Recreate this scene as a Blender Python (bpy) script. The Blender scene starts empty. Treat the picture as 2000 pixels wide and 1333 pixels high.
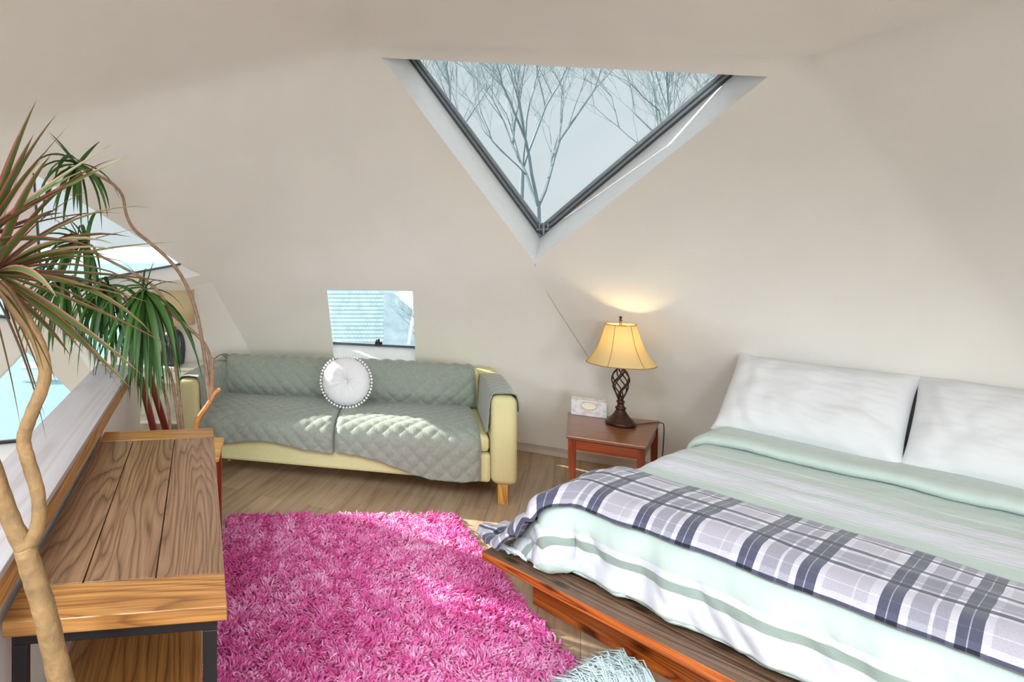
import bpy, math, random
import numpy as np
from mathutils import Vector, Matrix, noise
from mathutils.geometry import tessellate_polygon
SC = bpy.context.scene
COL = SC.collection
PI = math.pi
H = 1.5                     # eye height of the camera above the loft floor
# ------------------------------------------------------------------ camera
cd = bpy.data.cameras.new('camera'); cam = bpy.data.objects.new('camera', cd); COL.objects.link(cam)
cam.location = (0, 0, H); cam.rotation_euler = (math.radians(90), 0, 0)
cd.sensor_width = 36; cd.lens = 20.34; cd.shift_x = 0.2335; cd.shift_y = -0.08425
cd.clip_start = 0.05; cd.clip_end = 3000
SC.camera = cam
# ------------------------------------------------------------------ world
SC.view_settings.view_transform = 'Standard'; SC.view_settings.look = 'None'
SC.view_settings.gamma = 1; SC.view_settings.use_curve_mapping = False
SC.view_settings.exposure = 0.0
SC.cycles.use_denoising = True
SC.cycles.max_bounces = 10; SC.cycles.diffuse_bounces = 6; SC.cycles.transparent_max_bounces = 16
SC.cycles.sample_clamp_indirect = 4
W = bpy.data.worlds.new('World'); SC.world = W; W.use_nodes = True
nt = W.node_tree; bg = nt.nodes['Background']
tc = nt.nodes.new('ShaderNodeTexCoord'); sp = nt.nodes.new('ShaderNodeSeparateXYZ'); cr = nt.nodes.new('ShaderNodeValToRGB')
nt.links.new(tc.outputs['Generated'], sp.inputs[0]); nt.links.new(sp.outputs[2], cr.inputs[0]); nt.links.new(cr.outputs[0], bg.inputs[0])
cr.color_ramp.elements[0].position = 0.0; cr.color_ramp.elements[0].color = (0.86, 0.93, 0.955, 1)
cr.color_ramp.elements[1].position = 0.7; cr.color_ramp.elements[1].color = (0.74, 0.85, 0.91, 1)
# overcast sky: about three times brighter overhead than near the horizon
mr = nt.nodes.new('ShaderNodeMapRange'); nt.links.new(sp.outputs[2], mr.inputs[0])
mr.inputs['From Min'].default_value = .34; mr.inputs['From Max'].default_value = .8; mr.inputs['To Min'].default_value = .84; mr.inputs['To Max'].default_value = 4.2
nt.links.new(mr.outputs[0], bg.inputs[1])
# ------------------------------------------------------------------ sun
sd = bpy.data.lights.new('sun', 'SUN'); sd.energy = 15.0; sd.angle = math.radians(0.6); sd.color = (1, .95, .86)
sun = bpy.data.objects.new('sun', sd); COL.objects.link(sun)
sun.rotation_euler = Vector((2.0, -1.14, -1.15)).to_track_quat('-Z', 'Y').to_euler()
sun.location = (-20, 12, 15)
# fill lamps added outside unseen openings behind the camera, to brighten the room
REAR_LIGHT = 132.0
def window_light(c, n, size, k=1):
    l = bpy.data.lights.new('window_daylight', 'AREA'); l.energy = k * REAR_LIGHT * size * size / 2.2; l.shape = 'SQUARE'; l.size = size; l.color = (.95, .985, 1)
    o = bpy.data.objects.new('window_daylight', l); COL.objects.link(o); o.location = c
    o.rotation_euler = Vector(n).to_track_quat('-Z', 'Y').to_euler()

# ================================================================== materials
def new_mat(name):
    m = bpy.data.materials.new(name); m.use_nodes = True
    return m, m.node_tree, m.node_tree.nodes['Principled BSDF']
def N(nt, t, **k):
    n = nt.nodes.new(t)
    for a, b in k.items(): setattr(n, a, b)
    return n
def ramp(nt, stops, interp='LINEAR'):
    r = N(nt, 'ShaderNodeValToRGB'); e = r.color_ramp; e.interpolation = interp
    e.elements[0].position, e.elements[0].color = stops[0][0], (*stops[0][1], 1)
    e.elements[1].position, e.elements[1].color = stops[-1][0], (*stops[-1][1], 1)
    for p, c in stops[1:-1]:
        x = e.elements.new(p); x.color = (*c, 1)
    return r
def s2l(*c):
    return tuple((x/255/12.92 if x/255 < .04045 else ((x/255+.055)/1.055)**2.4) for x in c)
def plain(name, col, rough=.6, metal=0, noise_amt=.06, scale=20, bump=0, bscale=60, sheen=0, coat=0):
    m, nt, p = new_mat(name)
    p.inputs['Roughness'].default_value = rough; p.inputs['Metallic'].default_value = metal
    tc = N(nt, 'ShaderNodeTexCoord')
    nz = N(nt, 'ShaderNodeTexNoise'); nz.inputs['Scale'].default_value = scale; nz.inputs['Detail'].default_value = 4
    nt.links.new(tc.outputs['Object'], nz.inputs['Vector'])
    a = tuple(max(0, c*(1-noise_amt)) for c in col); b = tuple(min(1, c*(1+noise_amt)) for c in col)
    r = ramp(nt, [(.3, a), (.7, b)]); nt.links.new(nz.outputs[0], r.inputs[0]); nt.links.new(r.outputs[0], p.inputs['Base Color'])
    if bump:
        n2 = N(nt, 'ShaderNodeTexNoise'); n2.inputs['Scale'].default_value = bscale; n2.inputs['Detail'].default_value = 6
        nt.links.new(tc.outputs['Object'], n2.inputs['Vector'])
        bp = N(nt, 'ShaderNodeBump'); bp.inputs['Strength'].default_value = bump; bp.inputs['Distance'].default_value = .01
        nt.links.new(n2.outputs[0], bp.inputs['Height']); nt.links.new(bp.outputs[0], p.inputs['Normal'])
    if sheen: p.inputs['Sheen Weight'].default_value = sheen
    if coat: p.inputs['Coat Weight'].default_value = coat; p.inputs['Coat Roughness'].default_value = .15
    return m
def wood(name, dark, mid, light, rough=.4, ring=26, stretch=.12, warp=.9, coat=0, bump=.25, knots=False, fine=.8):
    """grain runs along U of the UV map (metres)"""
    m, nt, p = new_mat(name)
    uv = N(nt, 'ShaderNodeUVMap'); mp = N(nt, 'ShaderNodeMapping'); mp.inputs['Scale'].default_value = (stretch, 1, 1)
    nt.links.new(uv.outputs[0], mp.inputs[0])
    nz = N(nt, 'ShaderNodeTexNoise'); nz.inputs['Scale'].default_value = 6; nz.inputs['Detail'].default_value = 2; nz.inputs['Distortion'].default_value = .3
    nt.links.new(mp.outputs[0], nz.inputs['Vector'])
    sep = N(nt, 'ShaderNodeSeparateXYZ'); nt.links.new(mp.outputs[0], sep.inputs[0])
    a = N(nt, 'ShaderNodeMath', operation='MULTIPLY_ADD'); nt.links.new(nz.outputs[0], a.inputs[0]); a.inputs[1].default_value = warp; nt.links.new(sep.outputs[1], a.inputs[2])
    b = N(nt, 'ShaderNodeMath', operation='MULTIPLY'); nt.links.new(a.outputs[0], b.inputs[0]); b.inputs[1].default_value = ring
    fr = N(nt, 'ShaderNodeMath', operation='FRACT'); nt.links.new(b.outputs[0], fr.inputs[0])
    r = ramp(nt, [(0, dark), (.18, mid), (.6, light), (.93, mid), (1, dark)]); nt.links.new(fr.outputs[0], r.inputs[0])
    mp2 = N(nt, 'ShaderNodeMapping'); mp2.inputs['Scale'].default_value = (4, 160, 1); nt.links.new(uv.outputs[0], mp2.inputs[0])
    n2 = N(nt, 'ShaderNodeTexNoise'); n2.inputs['Scale'].default_value = 1; n2.inputs['Detail'].default_value = 3; nt.links.new(mp2.outputs[0], n2.inputs['Vector'])
    r2 = ramp(nt, [(.35, (.55, .5, .45)), (.55, (1, 1, 1))]); nt.links.new(n2.outputs[0], r2.inputs[0])
    mx = N(nt, 'ShaderNodeMix', data_type='RGBA', blend_type='MULTIPLY'); mx.inputs[0].default_value = fine
    nt.links.new(r.outputs[0], mx.inputs[6]); nt.links.new(r2.outputs[0], mx.inputs[7])
    out = mx.outputs[2]
    if knots:
        vz = N(nt, 'ShaderNodeTexVoronoi'); vz.inputs['Scale'].default_value = 1
        mp3 = N(nt, 'ShaderNodeMapping'); mp3.inputs['Scale'].default_value = (6, 13, 1); nt.links.new(uv.outputs[0], mp3.inputs[0]); nt.links.new(mp3.outputs[0], vz.inputs['Vector'])
        r3 = ramp(nt, [(.1, (.12, .06, .04)), (.3, (1, 1, 1))]); nt.links.new(vz.outputs['Distance'], r3.inputs[0])
        m3 = N(nt, 'ShaderNodeMix', data_type='RGBA', blend_type='MULTIPLY'); m3.inputs[0].default_value = .85
        nt.links.new(out, m3.inputs[6]); nt.links.new(r3.outputs[0], m3.inputs[7]); out = m3.outputs[2]
    nt.links.new(out, p.inputs['Base Color']); p.inputs['Roughness'].default_value = rough
    bp = N(nt, 'ShaderNodeBump'); bp.inputs['Strength'].default_value = bump; bp.inputs['Distance'].default_value = .002
    nt.links.new(fr.outputs[0], bp.inputs['Height']); nt.links.new(bp.outputs[0], p.inputs['Normal'])
    if coat: p.inputs['Coat Weight'].default_value = coat; p.inputs['Coat Roughness'].default_value = .2
    return m
M = {}
M['wall'] = plain('painted_drywall', s2l(229, 226, 221), .85, noise_amt=.018, scale=3, bump=.12, bscale=90)
def soften(m, r):                     # taped drywall: the folds between the panels are rounded
    nt = m.node_tree; bp = [n for n in nt.nodes if n.type == 'BUMP'][0]
    bv = N(nt, 'ShaderNodeBevel', samples=6); bv.inputs['Radius'].default_value = r; nt.links.new(bv.outputs[0], bp.inputs['Normal'])
soften(M['wall'], .28)
M['white_trim'] = plain('white_trim_paint', (.88, .89, .90), .55, noise_amt=.02)
M['base_trim'] = plain('baseboard_paint', s2l(240, 235, 230), .5, noise_amt=.02)
M['halfwall'] = plain('half_wall_paint', s2l(214, 211, 208), .6, noise_amt=.03)
M['gasket'] = plain('dark_window_gasket', s2l(58, 66, 72), .45)
M['frame_grey'] = plain('grey_aluminium', s2l(150, 160, 168), .35, metal=.5)
M['sofa_cream'] = plain('cream_upholstery', s2l(208, 201, 152), .9, noise_amt=.05, scale=120, bump=.3, bscale=400)
M['white_cotton'] = plain('white_cotton', (.71, .715, .74), .85, noise_amt=.012, scale=6, bump=.1, bscale=250, sheen=.1)
M['pompom'] = plain('white_pompom', (.86, .86, .86), .95)
M['mattress'] = plain('mattress_cover', (.7, .7, .7), .9)
M['black_metal'] = plain('black_steel', s2l(28, 24, 28), .45, metal=.3)
M['bronze'] = plain('dark_bronze', s2l(62, 38, 30), .38, metal=.5, noise_amt=.25, scale=40)
M['blackcord'] = plain('black_cord', (.015, .015, .015), .5)
M['white_lacquer'] = plain('white_lacquer', (.78, .77, .74), .35, noise_amt=.02)
M['pot'] = plain('terracotta_pot', s2l(120, 80, 60), .7)
M['soil'] = plain('potting_soil', (.04, .025, .018), .95, noise_amt=.5, scale=80)
M['dark_ceramic'] = plain('dark_blue_ceramic', s2l(44, 44, 62), .3, noise_amt=.25, scale=60, coat=.4)
M['leg_wood'] = wood('honey_wood', s2l(176, 120, 48), s2l(205, 148, 70), s2l(226, 172, 92), .4, stretch=.1)
M['oak'] = wood('brown_oak', s2l(86, 58, 38), s2l(124, 88, 62), s2l(140, 104, 76), .28, ring=30, stretch=.10, warp=.7, coat=.6, bump=.5)
M['oak_end'] = wood('golden_oak', s2l(122, 78, 38), s2l(160, 106, 52), s2l(176, 124, 68), .32, ring=15, coat=.4, bump=.3)
M['rail_oak'] = wood('rail_oak', s2l(120, 74, 34), s2l(176, 120, 64), s2l(196, 142, 84), .4, ring=30, stretch=.06, bump=.2)
M['ledge'] = wood('pale_ledge_wood', s2l(160, 150, 151), s2l(168, 159, 161), s2l(174, 166, 169), .32, ring=9, stretch=.06, bump=.03, fine=.12)
M['table_wood'] = wood('red_brown_veneer', s2l(108, 62, 40), s2l(130, 80, 54), s2l(138, 88, 60), .3, ring=10, stretch=.05, bump=.05, coat=.3)
M['table_leg'] = wood('red_brown_legs', s2l(112, 46, 22), s2l(138, 62, 32), s2l(152, 74, 40), .3, ring=18, stretch=.05, bump=.05, coat=.3)
M['mahogany'] = wood('mahogany', s2l(96, 22, 12), s2l(128, 34, 18), s2l(150, 50, 28), .35, ring=18, stretch=.05, bump=.05)
M['pine_edge'] = wood('stained_pine', s2l(110, 46, 14), s2l(176, 84, 28), s2l(206, 112, 44), .38, ring=30, stretch=.05, bump=.2, knots=True, coat=.2)
M['pine_top'] = wood('worn_pine_deck', s2l(70, 48, 36), s2l(112, 84, 66), s2l(136, 106, 84), .5, ring=24, stretch=.05, bump=.2, knots=True)

def glass_mat():
    m = bpy.data.materials.new('window_glass'); m.use_nodes = True; nt = m.node_tree; nt.nodes.clear()
    o = N(nt, 'ShaderNodeOutputMaterial'); t = N(nt, 'ShaderNodeBsdfTransparent'); t.inputs[0].default_value = (.965, .99, .993, 1)
    g = N(nt, 'ShaderNodeBsdfGlossy'); g.inputs['Roughness'].default_value = .03; f = N(nt, 'ShaderNodeFresnel'); f.inputs[0].default_value = 1.35
    mx = N(nt, 'ShaderNodeMixShader'); nt.links.new(f.outputs[0], mx.inputs[0]); nt.links.new(t.outputs[0], mx.inputs[1]); nt.links.new(g.outputs[0], mx.inputs[2]); nt.links.new(mx.outputs[0], o.inputs[0])
    return m
M['glass'] = glass_mat()
def floor_mat():
    m, nt, p = new_mat('vinyl_planks'); tc = N(nt, 'ShaderNodeTexCoord'); mp = N(nt, 'ShaderNodeMapping'); mp.inputs['Rotation'].default_value = (0, 0, math.radians(-62))
    nt.links.new(tc.outputs['Object'], mp.inputs[0])
    br = N(nt, 'ShaderNodeTexBrick'); br.inputs['Scale'].default_value = 1; br.inputs['Brick Width'].default_value = 1.2; br.inputs['Row Height'].default_value = .16; br.inputs['Mortar Size'].default_value = .0012
    br.offset = .37; br.inputs['Color1'].default_value = (*s2l(176, 150, 124), 1); br.inputs['Color2'].default_value = (*s2l(196, 172, 146), 1); br.inputs['Mortar'].default_value = (*s2l(120, 96, 76), 1)
    nt.links.new(mp.outputs[0], br.inputs['Vector'])
    m2 = N(nt, 'ShaderNodeMapping'); m2.inputs['Scale'].default_value = (2.2, 30, 1); nt.links.new(mp.outputs[0], m2.inputs[0])
    nz = N(nt, 'ShaderNodeTexNoise'); nz.inputs['Scale'].default_value = 1; nz.inputs['Detail'].default_value = 5; nt.links.new(m2.outputs[0], nz.inputs['Vector'])
    r = ramp(nt, [(.3, (.60, .54, .48)), (.65, (1, 1, 1))]); nt.links.new(nz.outputs[0], r.inputs[0])
    mx = N(nt, 'ShaderNodeMix', data_type='RGBA', blend_type='MULTIPLY'); mx.inputs[0].default_value = .8; nt.links.new(br.outputs[0], mx.inputs[6]); nt.links.new(r.outputs[0], mx.inputs[7])
    nt.links.new(mx.outputs[2], p.inputs['Base Color']); p.inputs['Roughness'].default_value = .42
    return m
M['floor'] = floor_mat()
def quilt_mat(name, col):
    m, nt, p = new_mat(name); uv = N(nt, 'ShaderNodeUVMap'); nz = N(nt, 'ShaderNodeTexNoise'); nz.inputs['Scale'].default_value = 60; nz.inputs['Detail'].default_value = 4
    nt.links.new(uv.outputs[0], nz.inputs['Vector'])
    r = ramp(nt, [(.3, tuple(c*.9 for c in col)), (.7, tuple(c*1.08 for c in col))]); nt.links.new(nz.outputs[0], r.inputs[0]); nt.links.new(r.outputs[0], p.inputs['Base Color'])
    p.inputs['Roughness'].default_value = .7; p.inputs['Sheen Weight'].default_value = .35; p.inputs['Sheen Roughness'].default_value = .4
    bp = N(nt, 'ShaderNodeBump'); bp.inputs['Strength'].default_value = .5; bp.inputs['Distance'].default_value = .004
    mp = N(nt, 'ShaderNodeMapping'); mp.inputs['Scale'].default_value = (1, .35, 1); nt.links.new(uv.outputs[0], mp.inputs[0])
    n2 = N(nt, 'ShaderNodeTexNoise'); n2.inputs['Scale'].default_value = 110; n2.inputs['Detail'].default_value = 2; nt.links.new(mp.outputs[0], n2.inputs['Vector'])
    nt.links.new(n2.outputs[0], bp.inputs['Height']); nt.links.new(bp.outputs[0], p.inputs['Normal'])
    return m
M['quilt'] = quilt_mat('sage_grey_quilt', s2l(140, 146, 136))
M['quilt_under'] = quilt_mat('grey_quilt_lining', s2l(92, 96, 92))
def stripes_mat(name, stops, period, axis=0):
    """constant colour bands along one UV axis; positions in metres"""
    m, nt, p = new_mat(name); uv = N(nt, 'ShaderNodeUVMap'); sep = N(nt, 'ShaderNodeSeparateXYZ'); nt.links.new(uv.outputs[0], sep.inputs[0])
    d = N(nt, 'ShaderNodeMath', operation='DIVIDE'); nt.links.new(sep.outputs[axis], d.inputs[0]); d.inputs[1].default_value = period
    cols = [(a/period, c) for a, c in stops]
    # blender ramps hold 32 stops
    r = ramp(nt, cols if len(cols) > 1 else cols*2, 'CONSTANT'); nt.links.new(d.outputs[0], r.inputs[0])
    nt.links.new(r.outputs[0], p.inputs['Base Color']); p.inputs['Roughness'].default_value = .85; p.inputs['Sheen Weight'].default_value = .15
    tc = N(nt, 'ShaderNodeTexCoord'); n2 = N(nt, 'ShaderNodeTexNoise'); n2.inputs['Scale'].default_value = 14; n2.inputs['Detail'].default_value = 5; nt.links.new(tc.outputs['Object'], n2.inputs['Vector'])
    bp = N(nt, 'ShaderNodeBump'); bp.inputs['Strength'].default_value = .35; bp.inputs['Distance'].default_value = .02
    nt.links.new(n2.outputs[0], bp.inputs['Height']); nt.links.new(bp.outputs[0], p.inputs['Normal'])
    return m
MINT = s2l(186, 199, 194); WHT = s2l(209, 210, 219); GRY = s2l(144, 158, 151); MAU = s2l(198, 195, 205)
# U = 0 at the foot hem, runs up the foot and over the top to the pillows
DUV0 = [(.66, MINT), (.80, WHT), (.815, MINT), (.83, WHT), (.845, MAU), (.852, WHT), (.95, MAU), (.957, WHT), (.972, MINT), (.988, WHT), (1.0, MINT), (1.03, WHT), (1.045, MAU), (1.052, WHT), (1.09, MAU), (1.10, WHT), (1.115, MINT), (1.22, WHT), (1.235, MINT)]
DUV = [(0, MINT), (.032, WHT), (.125, GRY), (.150, WHT), (.176, MINT), (.262, WHT), (.288, MINT)] + [(p_+.06, c_) for p_, c_ in DUV0]
M['duvet'] = stripes_mat('mint_striped_duvet', DUV, 2.0)
M['duvet_back'] = plain('plain_mint_cotton', MINT, .85, noise_amt=.03, bump=.2, bscale=120, sheen=.15)
def plaid_mat():
    m, nt, p = new_mat('grey_navy_plaid'); uv = N(nt, 'ShaderNodeUVMap'); sep = N(nt, 'ShaderNodeSeparateXYZ'); nt.links.new(uv.outputs[0], sep.inputs[0])
    LG = s2l(202, 197, 206); GR = s2l(164, 162, 174); NV = s2l(70, 72, 94); WT = s2l(228, 226, 234)
    def band(out, period, stops, rep):
        d = N(nt, 'ShaderNodeMath', operation='DIVIDE'); nt.links.new(out, d.inputs[0]); d.inputs[1].default_value = period
        f = d
        if rep: f = N(nt, 'ShaderNodeMath', operation='FRACT'); nt.links.new(d.outputs[0], f.inputs[0])
        r = ramp(nt, [(p_/period, c_) for p_, c_ in stops], 'CONSTANT'); nt.links.new(f.outputs[0], r.inputs[0]); return r.outputs[0]
    a = band(sep.outputs[0], .30, [(0, NV), (.018, GR), (.021, NV), (.040, WT), (.055, LG), (.115, WT), (.119, LG), (.145, WT), (.165, NV), (.182, GR), (.185, NV), (.205, WT), (.22, GR), (.255, WT), (.262, GR), (.285, WT), (.2999, WT)], True)
    b = band(sep.outputs[1], .5, [(0, NV), (.012, WT), (.030, LG), (.060, WT), (.064, LG), (.135, WT), (.150, NV), (.170, WT), (.185, GR), (.212, WT), (.216, GR), (.27, WT), (.292, NV), (.318, WT), (.332, LG), (.402, WT), (.418, NV), (.434, WT), (.446, GR), (.4999, GR)], False)
    mx = N(nt, 'ShaderNodeMix', data_type='RGBA', blend_type='MULTIPLY'); mx.inputs[0].default_value = 1
    nt.links.new(a, mx.inputs[6]); nt.links.new(b, mx.inputs[7])
    gm = N(nt, 'ShaderNodeGamma'); gm.inputs[1].default_value = .80; nt.links.new(mx.outputs[2], gm.inputs[0])
    nz = N(nt, 'ShaderNodeTexNoise'); nz.inputs['Scale'].default_value = 260; nt.links.new(uv.outputs[0], nz.inputs['Vector'])
    r = ramp(nt, [(.35, (.82, .82, .82)), (.65, (1, 1, 1))]); nt.links.new(nz.outputs[0], r.inputs[0])
    m2 = N(nt, 'ShaderNodeMix', data_type='RGBA', blend_type='MULTIPLY'); m2.inputs[0].default_value = .7; nt.links.new(gm.outputs[0], m2.inputs[6]); nt.links.new(r.outputs[0], m2.inputs[7])
    nt.links.new(m2.outputs[2], p.inputs['Base Color']); p.inputs['Roughness'].default_value = .95; p.inputs['Sheen Weight'].default_value = .3
    return m
M['plaid'] = plaid_mat()
def leaf_mat(name, centre, edge, w):
    m, nt, p = new_mat(name); uv = N(nt, 'ShaderNodeUVMap'); sep = N(nt, 'ShaderNodeSeparateXYZ'); nt.links.new(uv.outputs[0], sep.inputs[0])
    a = N(nt, 'ShaderNodeMath', operation='SUBTRACT'); nt.links.new(sep.outputs[1], a.inputs[0]); a.inputs[1].default_value = .5
    b = N(nt, 'ShaderNodeMath', operation='ABSOLUTE'); nt.links.new(a.outputs[0], b.inputs[0])
    r = ramp(nt, [(w, centre), (w+.06, edge)]); nt.links.new(b.outputs[0], r.inputs[0]); nt.links.new(r.outputs[0], p.inputs['Base Color'])
    p.inputs['Roughness'].default_value = .5
    try: p.inputs['Subsurface Weight'].default_value = 0
    except Exception: pass
    return m
M['leaf_red'] = leaf_mat('red_edged_leaf', s2l(66, 86, 34), s2l(140, 72, 66), .28)
M['leaf_green'] = leaf_mat('deep_green_leaf', s2l(46, 88, 28), s2l(78, 78, 38), .42)
M['stem'] = plain('ringed_stem', s2l(132, 102, 66), .7, noise_amt=.25, scale=30, bump=.4, bscale=60)
M['stem_brown'] = plain('brown_woody_stem', s2l(138, 108, 88), .75, noise_amt=.25, scale=40, bump=.4, bscale=80)
M['stem_cut'] = plain('orange_bark', s2l(184, 120, 66), .7, noise_amt=.25, scale=30, bump=.3)
def shade_mat(name, col, tr):
    m = bpy.data.materials.new(name); m.use_nodes = True; nt = m.node_tree; nt.nodes.clear()
    o = N(nt, 'ShaderNodeOutputMaterial'); a = N(nt, 'ShaderNodeBsdfDiffuse'); a.inputs[0].default_value = (*col, 1)
    t = N(nt, 'ShaderNodeBsdfTranslucent'); t.inputs[0].default_value = (*col, 1)
    mx = N(nt, 'ShaderNodeMixShader'); mx.inputs[0].default_value = tr
    nt.links.new(a.outputs[0], mx.inputs[1]); nt.links.new(t.outputs[0], mx.inputs[2]); nt.links.new(mx.outputs[0], o.inputs[0])
    return m
M['shade'] = shade_mat('cream_lamp_fabric', s2l(250, 234, 190), .6)
M['shade2'] = shade_mat('ivory_drum_fabric', s2l(240, 228, 196), .5)
m, nt_, p_ = new_mat('lit_bulb'); p_.inputs['Emission Color'].default_value = (1, .80, .40, 1); p_.inputs['Emission Strength'].default_value = 16; M['bulb'] = m
m, nt_, p_ = new_mat('unlit_bulb_glass'); p_.inputs['Base Color'].default_value = (.9, .9, .9, 1); p_.inputs['Roughness'].default_value = .1; M['bulb_off'] = m
def rug_mat():
    m, nt, p = new_mat('pink_shag_yarn'); at = N(nt, 'ShaderNodeAttribute', attribute_name='tuft')
    r = ramp(nt, [(0, s2l(196, 34, 122)), (.45, s2l(222, 82, 162)), (1, s2l(242, 172, 212))]); nt.links.new(at.outputs['Fac'], r.inputs[0])
    nt.links.new(r.outputs[0], p.inputs['Base Color']); p.inputs['Roughness'].default_value = .8; p.inputs['Sheen Weight'].default_value = .25
    return m
M['rug'] = rug_mat()
M['rug_back'] = plain('pink_rug_backing', s2l(190, 60, 120), .9)
M['throw_rug'] = plain('pale_aqua_weave', s2l(208, 222, 224), .9, noise_amt=.06, scale=90)
M['bark'] = plain('pale_bare_bark', s2l(112, 122, 126), .9, noise_amt=.1, scale=3)
def tissue_mat():
    m, nt, p = new_mat('floral_card'); tc = N(nt, 'ShaderNodeTexCoord'); vz = N(nt, 'ShaderNodeTexVoronoi'); vz.inputs['Scale'].default_value = 34
    nz = N(nt, 'ShaderNodeTexNoise'); nz.inputs['Scale'].default_value = 22; nt.links.new(tc.outputs['Object'], nz.inputs['Vector'])
    nt.links.new(tc.outputs['Object'], vz.inputs['Vector'])
    r = ramp(nt, [(.0, s2l(138, 150, 190)), (.2, s2l(190, 194, 214)), (.4, s2l(214, 212, 214))]); nt.links.new(vz.outputs['Distance'], r.inputs[0])
    r2 = ramp(nt, [(.52, (1, 1, 1)), (.66, s2l(236, 210, 196))]); nt.links.new(nz.outputs[0], r2.inputs[0])
    mx = N(nt, 'ShaderNodeMix', data_type='RGBA', blend_type='MULTIPLY'); mx.inputs[0].default_value = .8
    nt.links.new(r.outputs[0], mx.inputs[6]); nt.links.new(r2.outputs[0], mx.inputs[7]); nt.links.new(mx.outputs[2], p.inputs['Base Color']); p.inputs['Roughness'].default_value = .5
    return m
M['tissue'] = tissue_mat()
M['tissue_paper'] = plain('tissue_opening_film', s2l(232, 220, 200), .7)
def shingle_mat():
    m, nt, p = new_mat('weathered_shingles'); tc = N(nt, 'ShaderNodeTexCoord'); mp = N(nt, 'ShaderNodeMapping'); mp.inputs['Rotation'].default_value = (math.radians(90), 0, 0)
    nt.links.new(tc.outputs['Object'], mp.inputs[0])
    br = N(nt, 'ShaderNodeTexBrick'); br.inputs['Scale'].default_value = 1; br.inputs['Brick Width'].default_value = .06; br.inputs['Row Height'].default_value = .062; br.inputs['Mortar Size'].default_value = .004
    br.inputs['Color1'].default_value = (*s2l(192, 214, 220), 1); br.inputs['Color2'].default_value = (*s2l(214, 228, 230), 1); br.inputs['Mortar'].default_value = (*s2l(178, 202, 208), 1)
    nt.links.new(mp.outputs[0], br.inputs['Vector']); p.inputs['Roughness'].default_value = .9
    sz = N(nt, 'ShaderNodeSeparateXYZ'); nt.links.new(tc.outputs['Object'], sz.inputs[0])
    dv_ = N(nt, 'ShaderNodeMath', operation='DIVIDE'); nt.links.new(sz.outputs[2], dv_.inputs[0]); dv_.inputs[1].default_value = .062
    fr = N(nt, 'ShaderNodeMath', operation='FRACT'); nt.links.new(dv_.outputs[0], fr.inputs[0])
    rr = ramp(nt, [(0, s2l(150, 168, 174)), (.14, s2l(190, 206, 210)), (.3, (1, 1, 1))]); nt.links.new(fr.outputs[0], rr.inputs[0])
    ns_ = N(nt, 'ShaderNodeTexNoise'); ns_.inputs['Scale'].default_value = 7; nt.links.new(tc.outputs['Object'], ns_.inputs['Vector'])
    rn = ramp(nt, [(.3, (.8, .84, .86)), (.7, (1, 1, 1))]); nt.links.new(ns_.outputs[0], rn.inputs[0])
    ma = N(nt, 'ShaderNodeMix', data_type='RGBA', blend_type='MULTIPLY'); ma.inputs[0].default_value = 1; nt.links.new(br.outputs[0], ma.inputs[6]); nt.links.new(rr.outputs[0], ma.inputs[7])
    mb = N(nt, 'ShaderNodeMix', data_type='RGBA', blend_type='MULTIPLY'); mb.inputs[0].default_value = 1; nt.links.new(ma.outputs[2], mb.inputs[6]); nt.links.new(rn.outputs[0], mb.inputs[7])
    nt.links.new(mb.outputs[2], p.inputs['Base Color'])
    return m
M['shingle'] = shingle_mat()
M['ext_white'] = plain('white_exterior_paint', (.8, .8, .8), .7)
M['water'] = plain('pale_teal_water', s2l(92, 128, 138), .6, noise_amt=.12, scale=.12)
M['shore'] = plain('snowy_shore', s2l(168, 178, 182), .9, noise_amt=.16, scale=5)
M['hill'] = plain('hazy_blue_hill', s2l(164, 192, 202), .95, noise_amt=.05, scale=.01)

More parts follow.
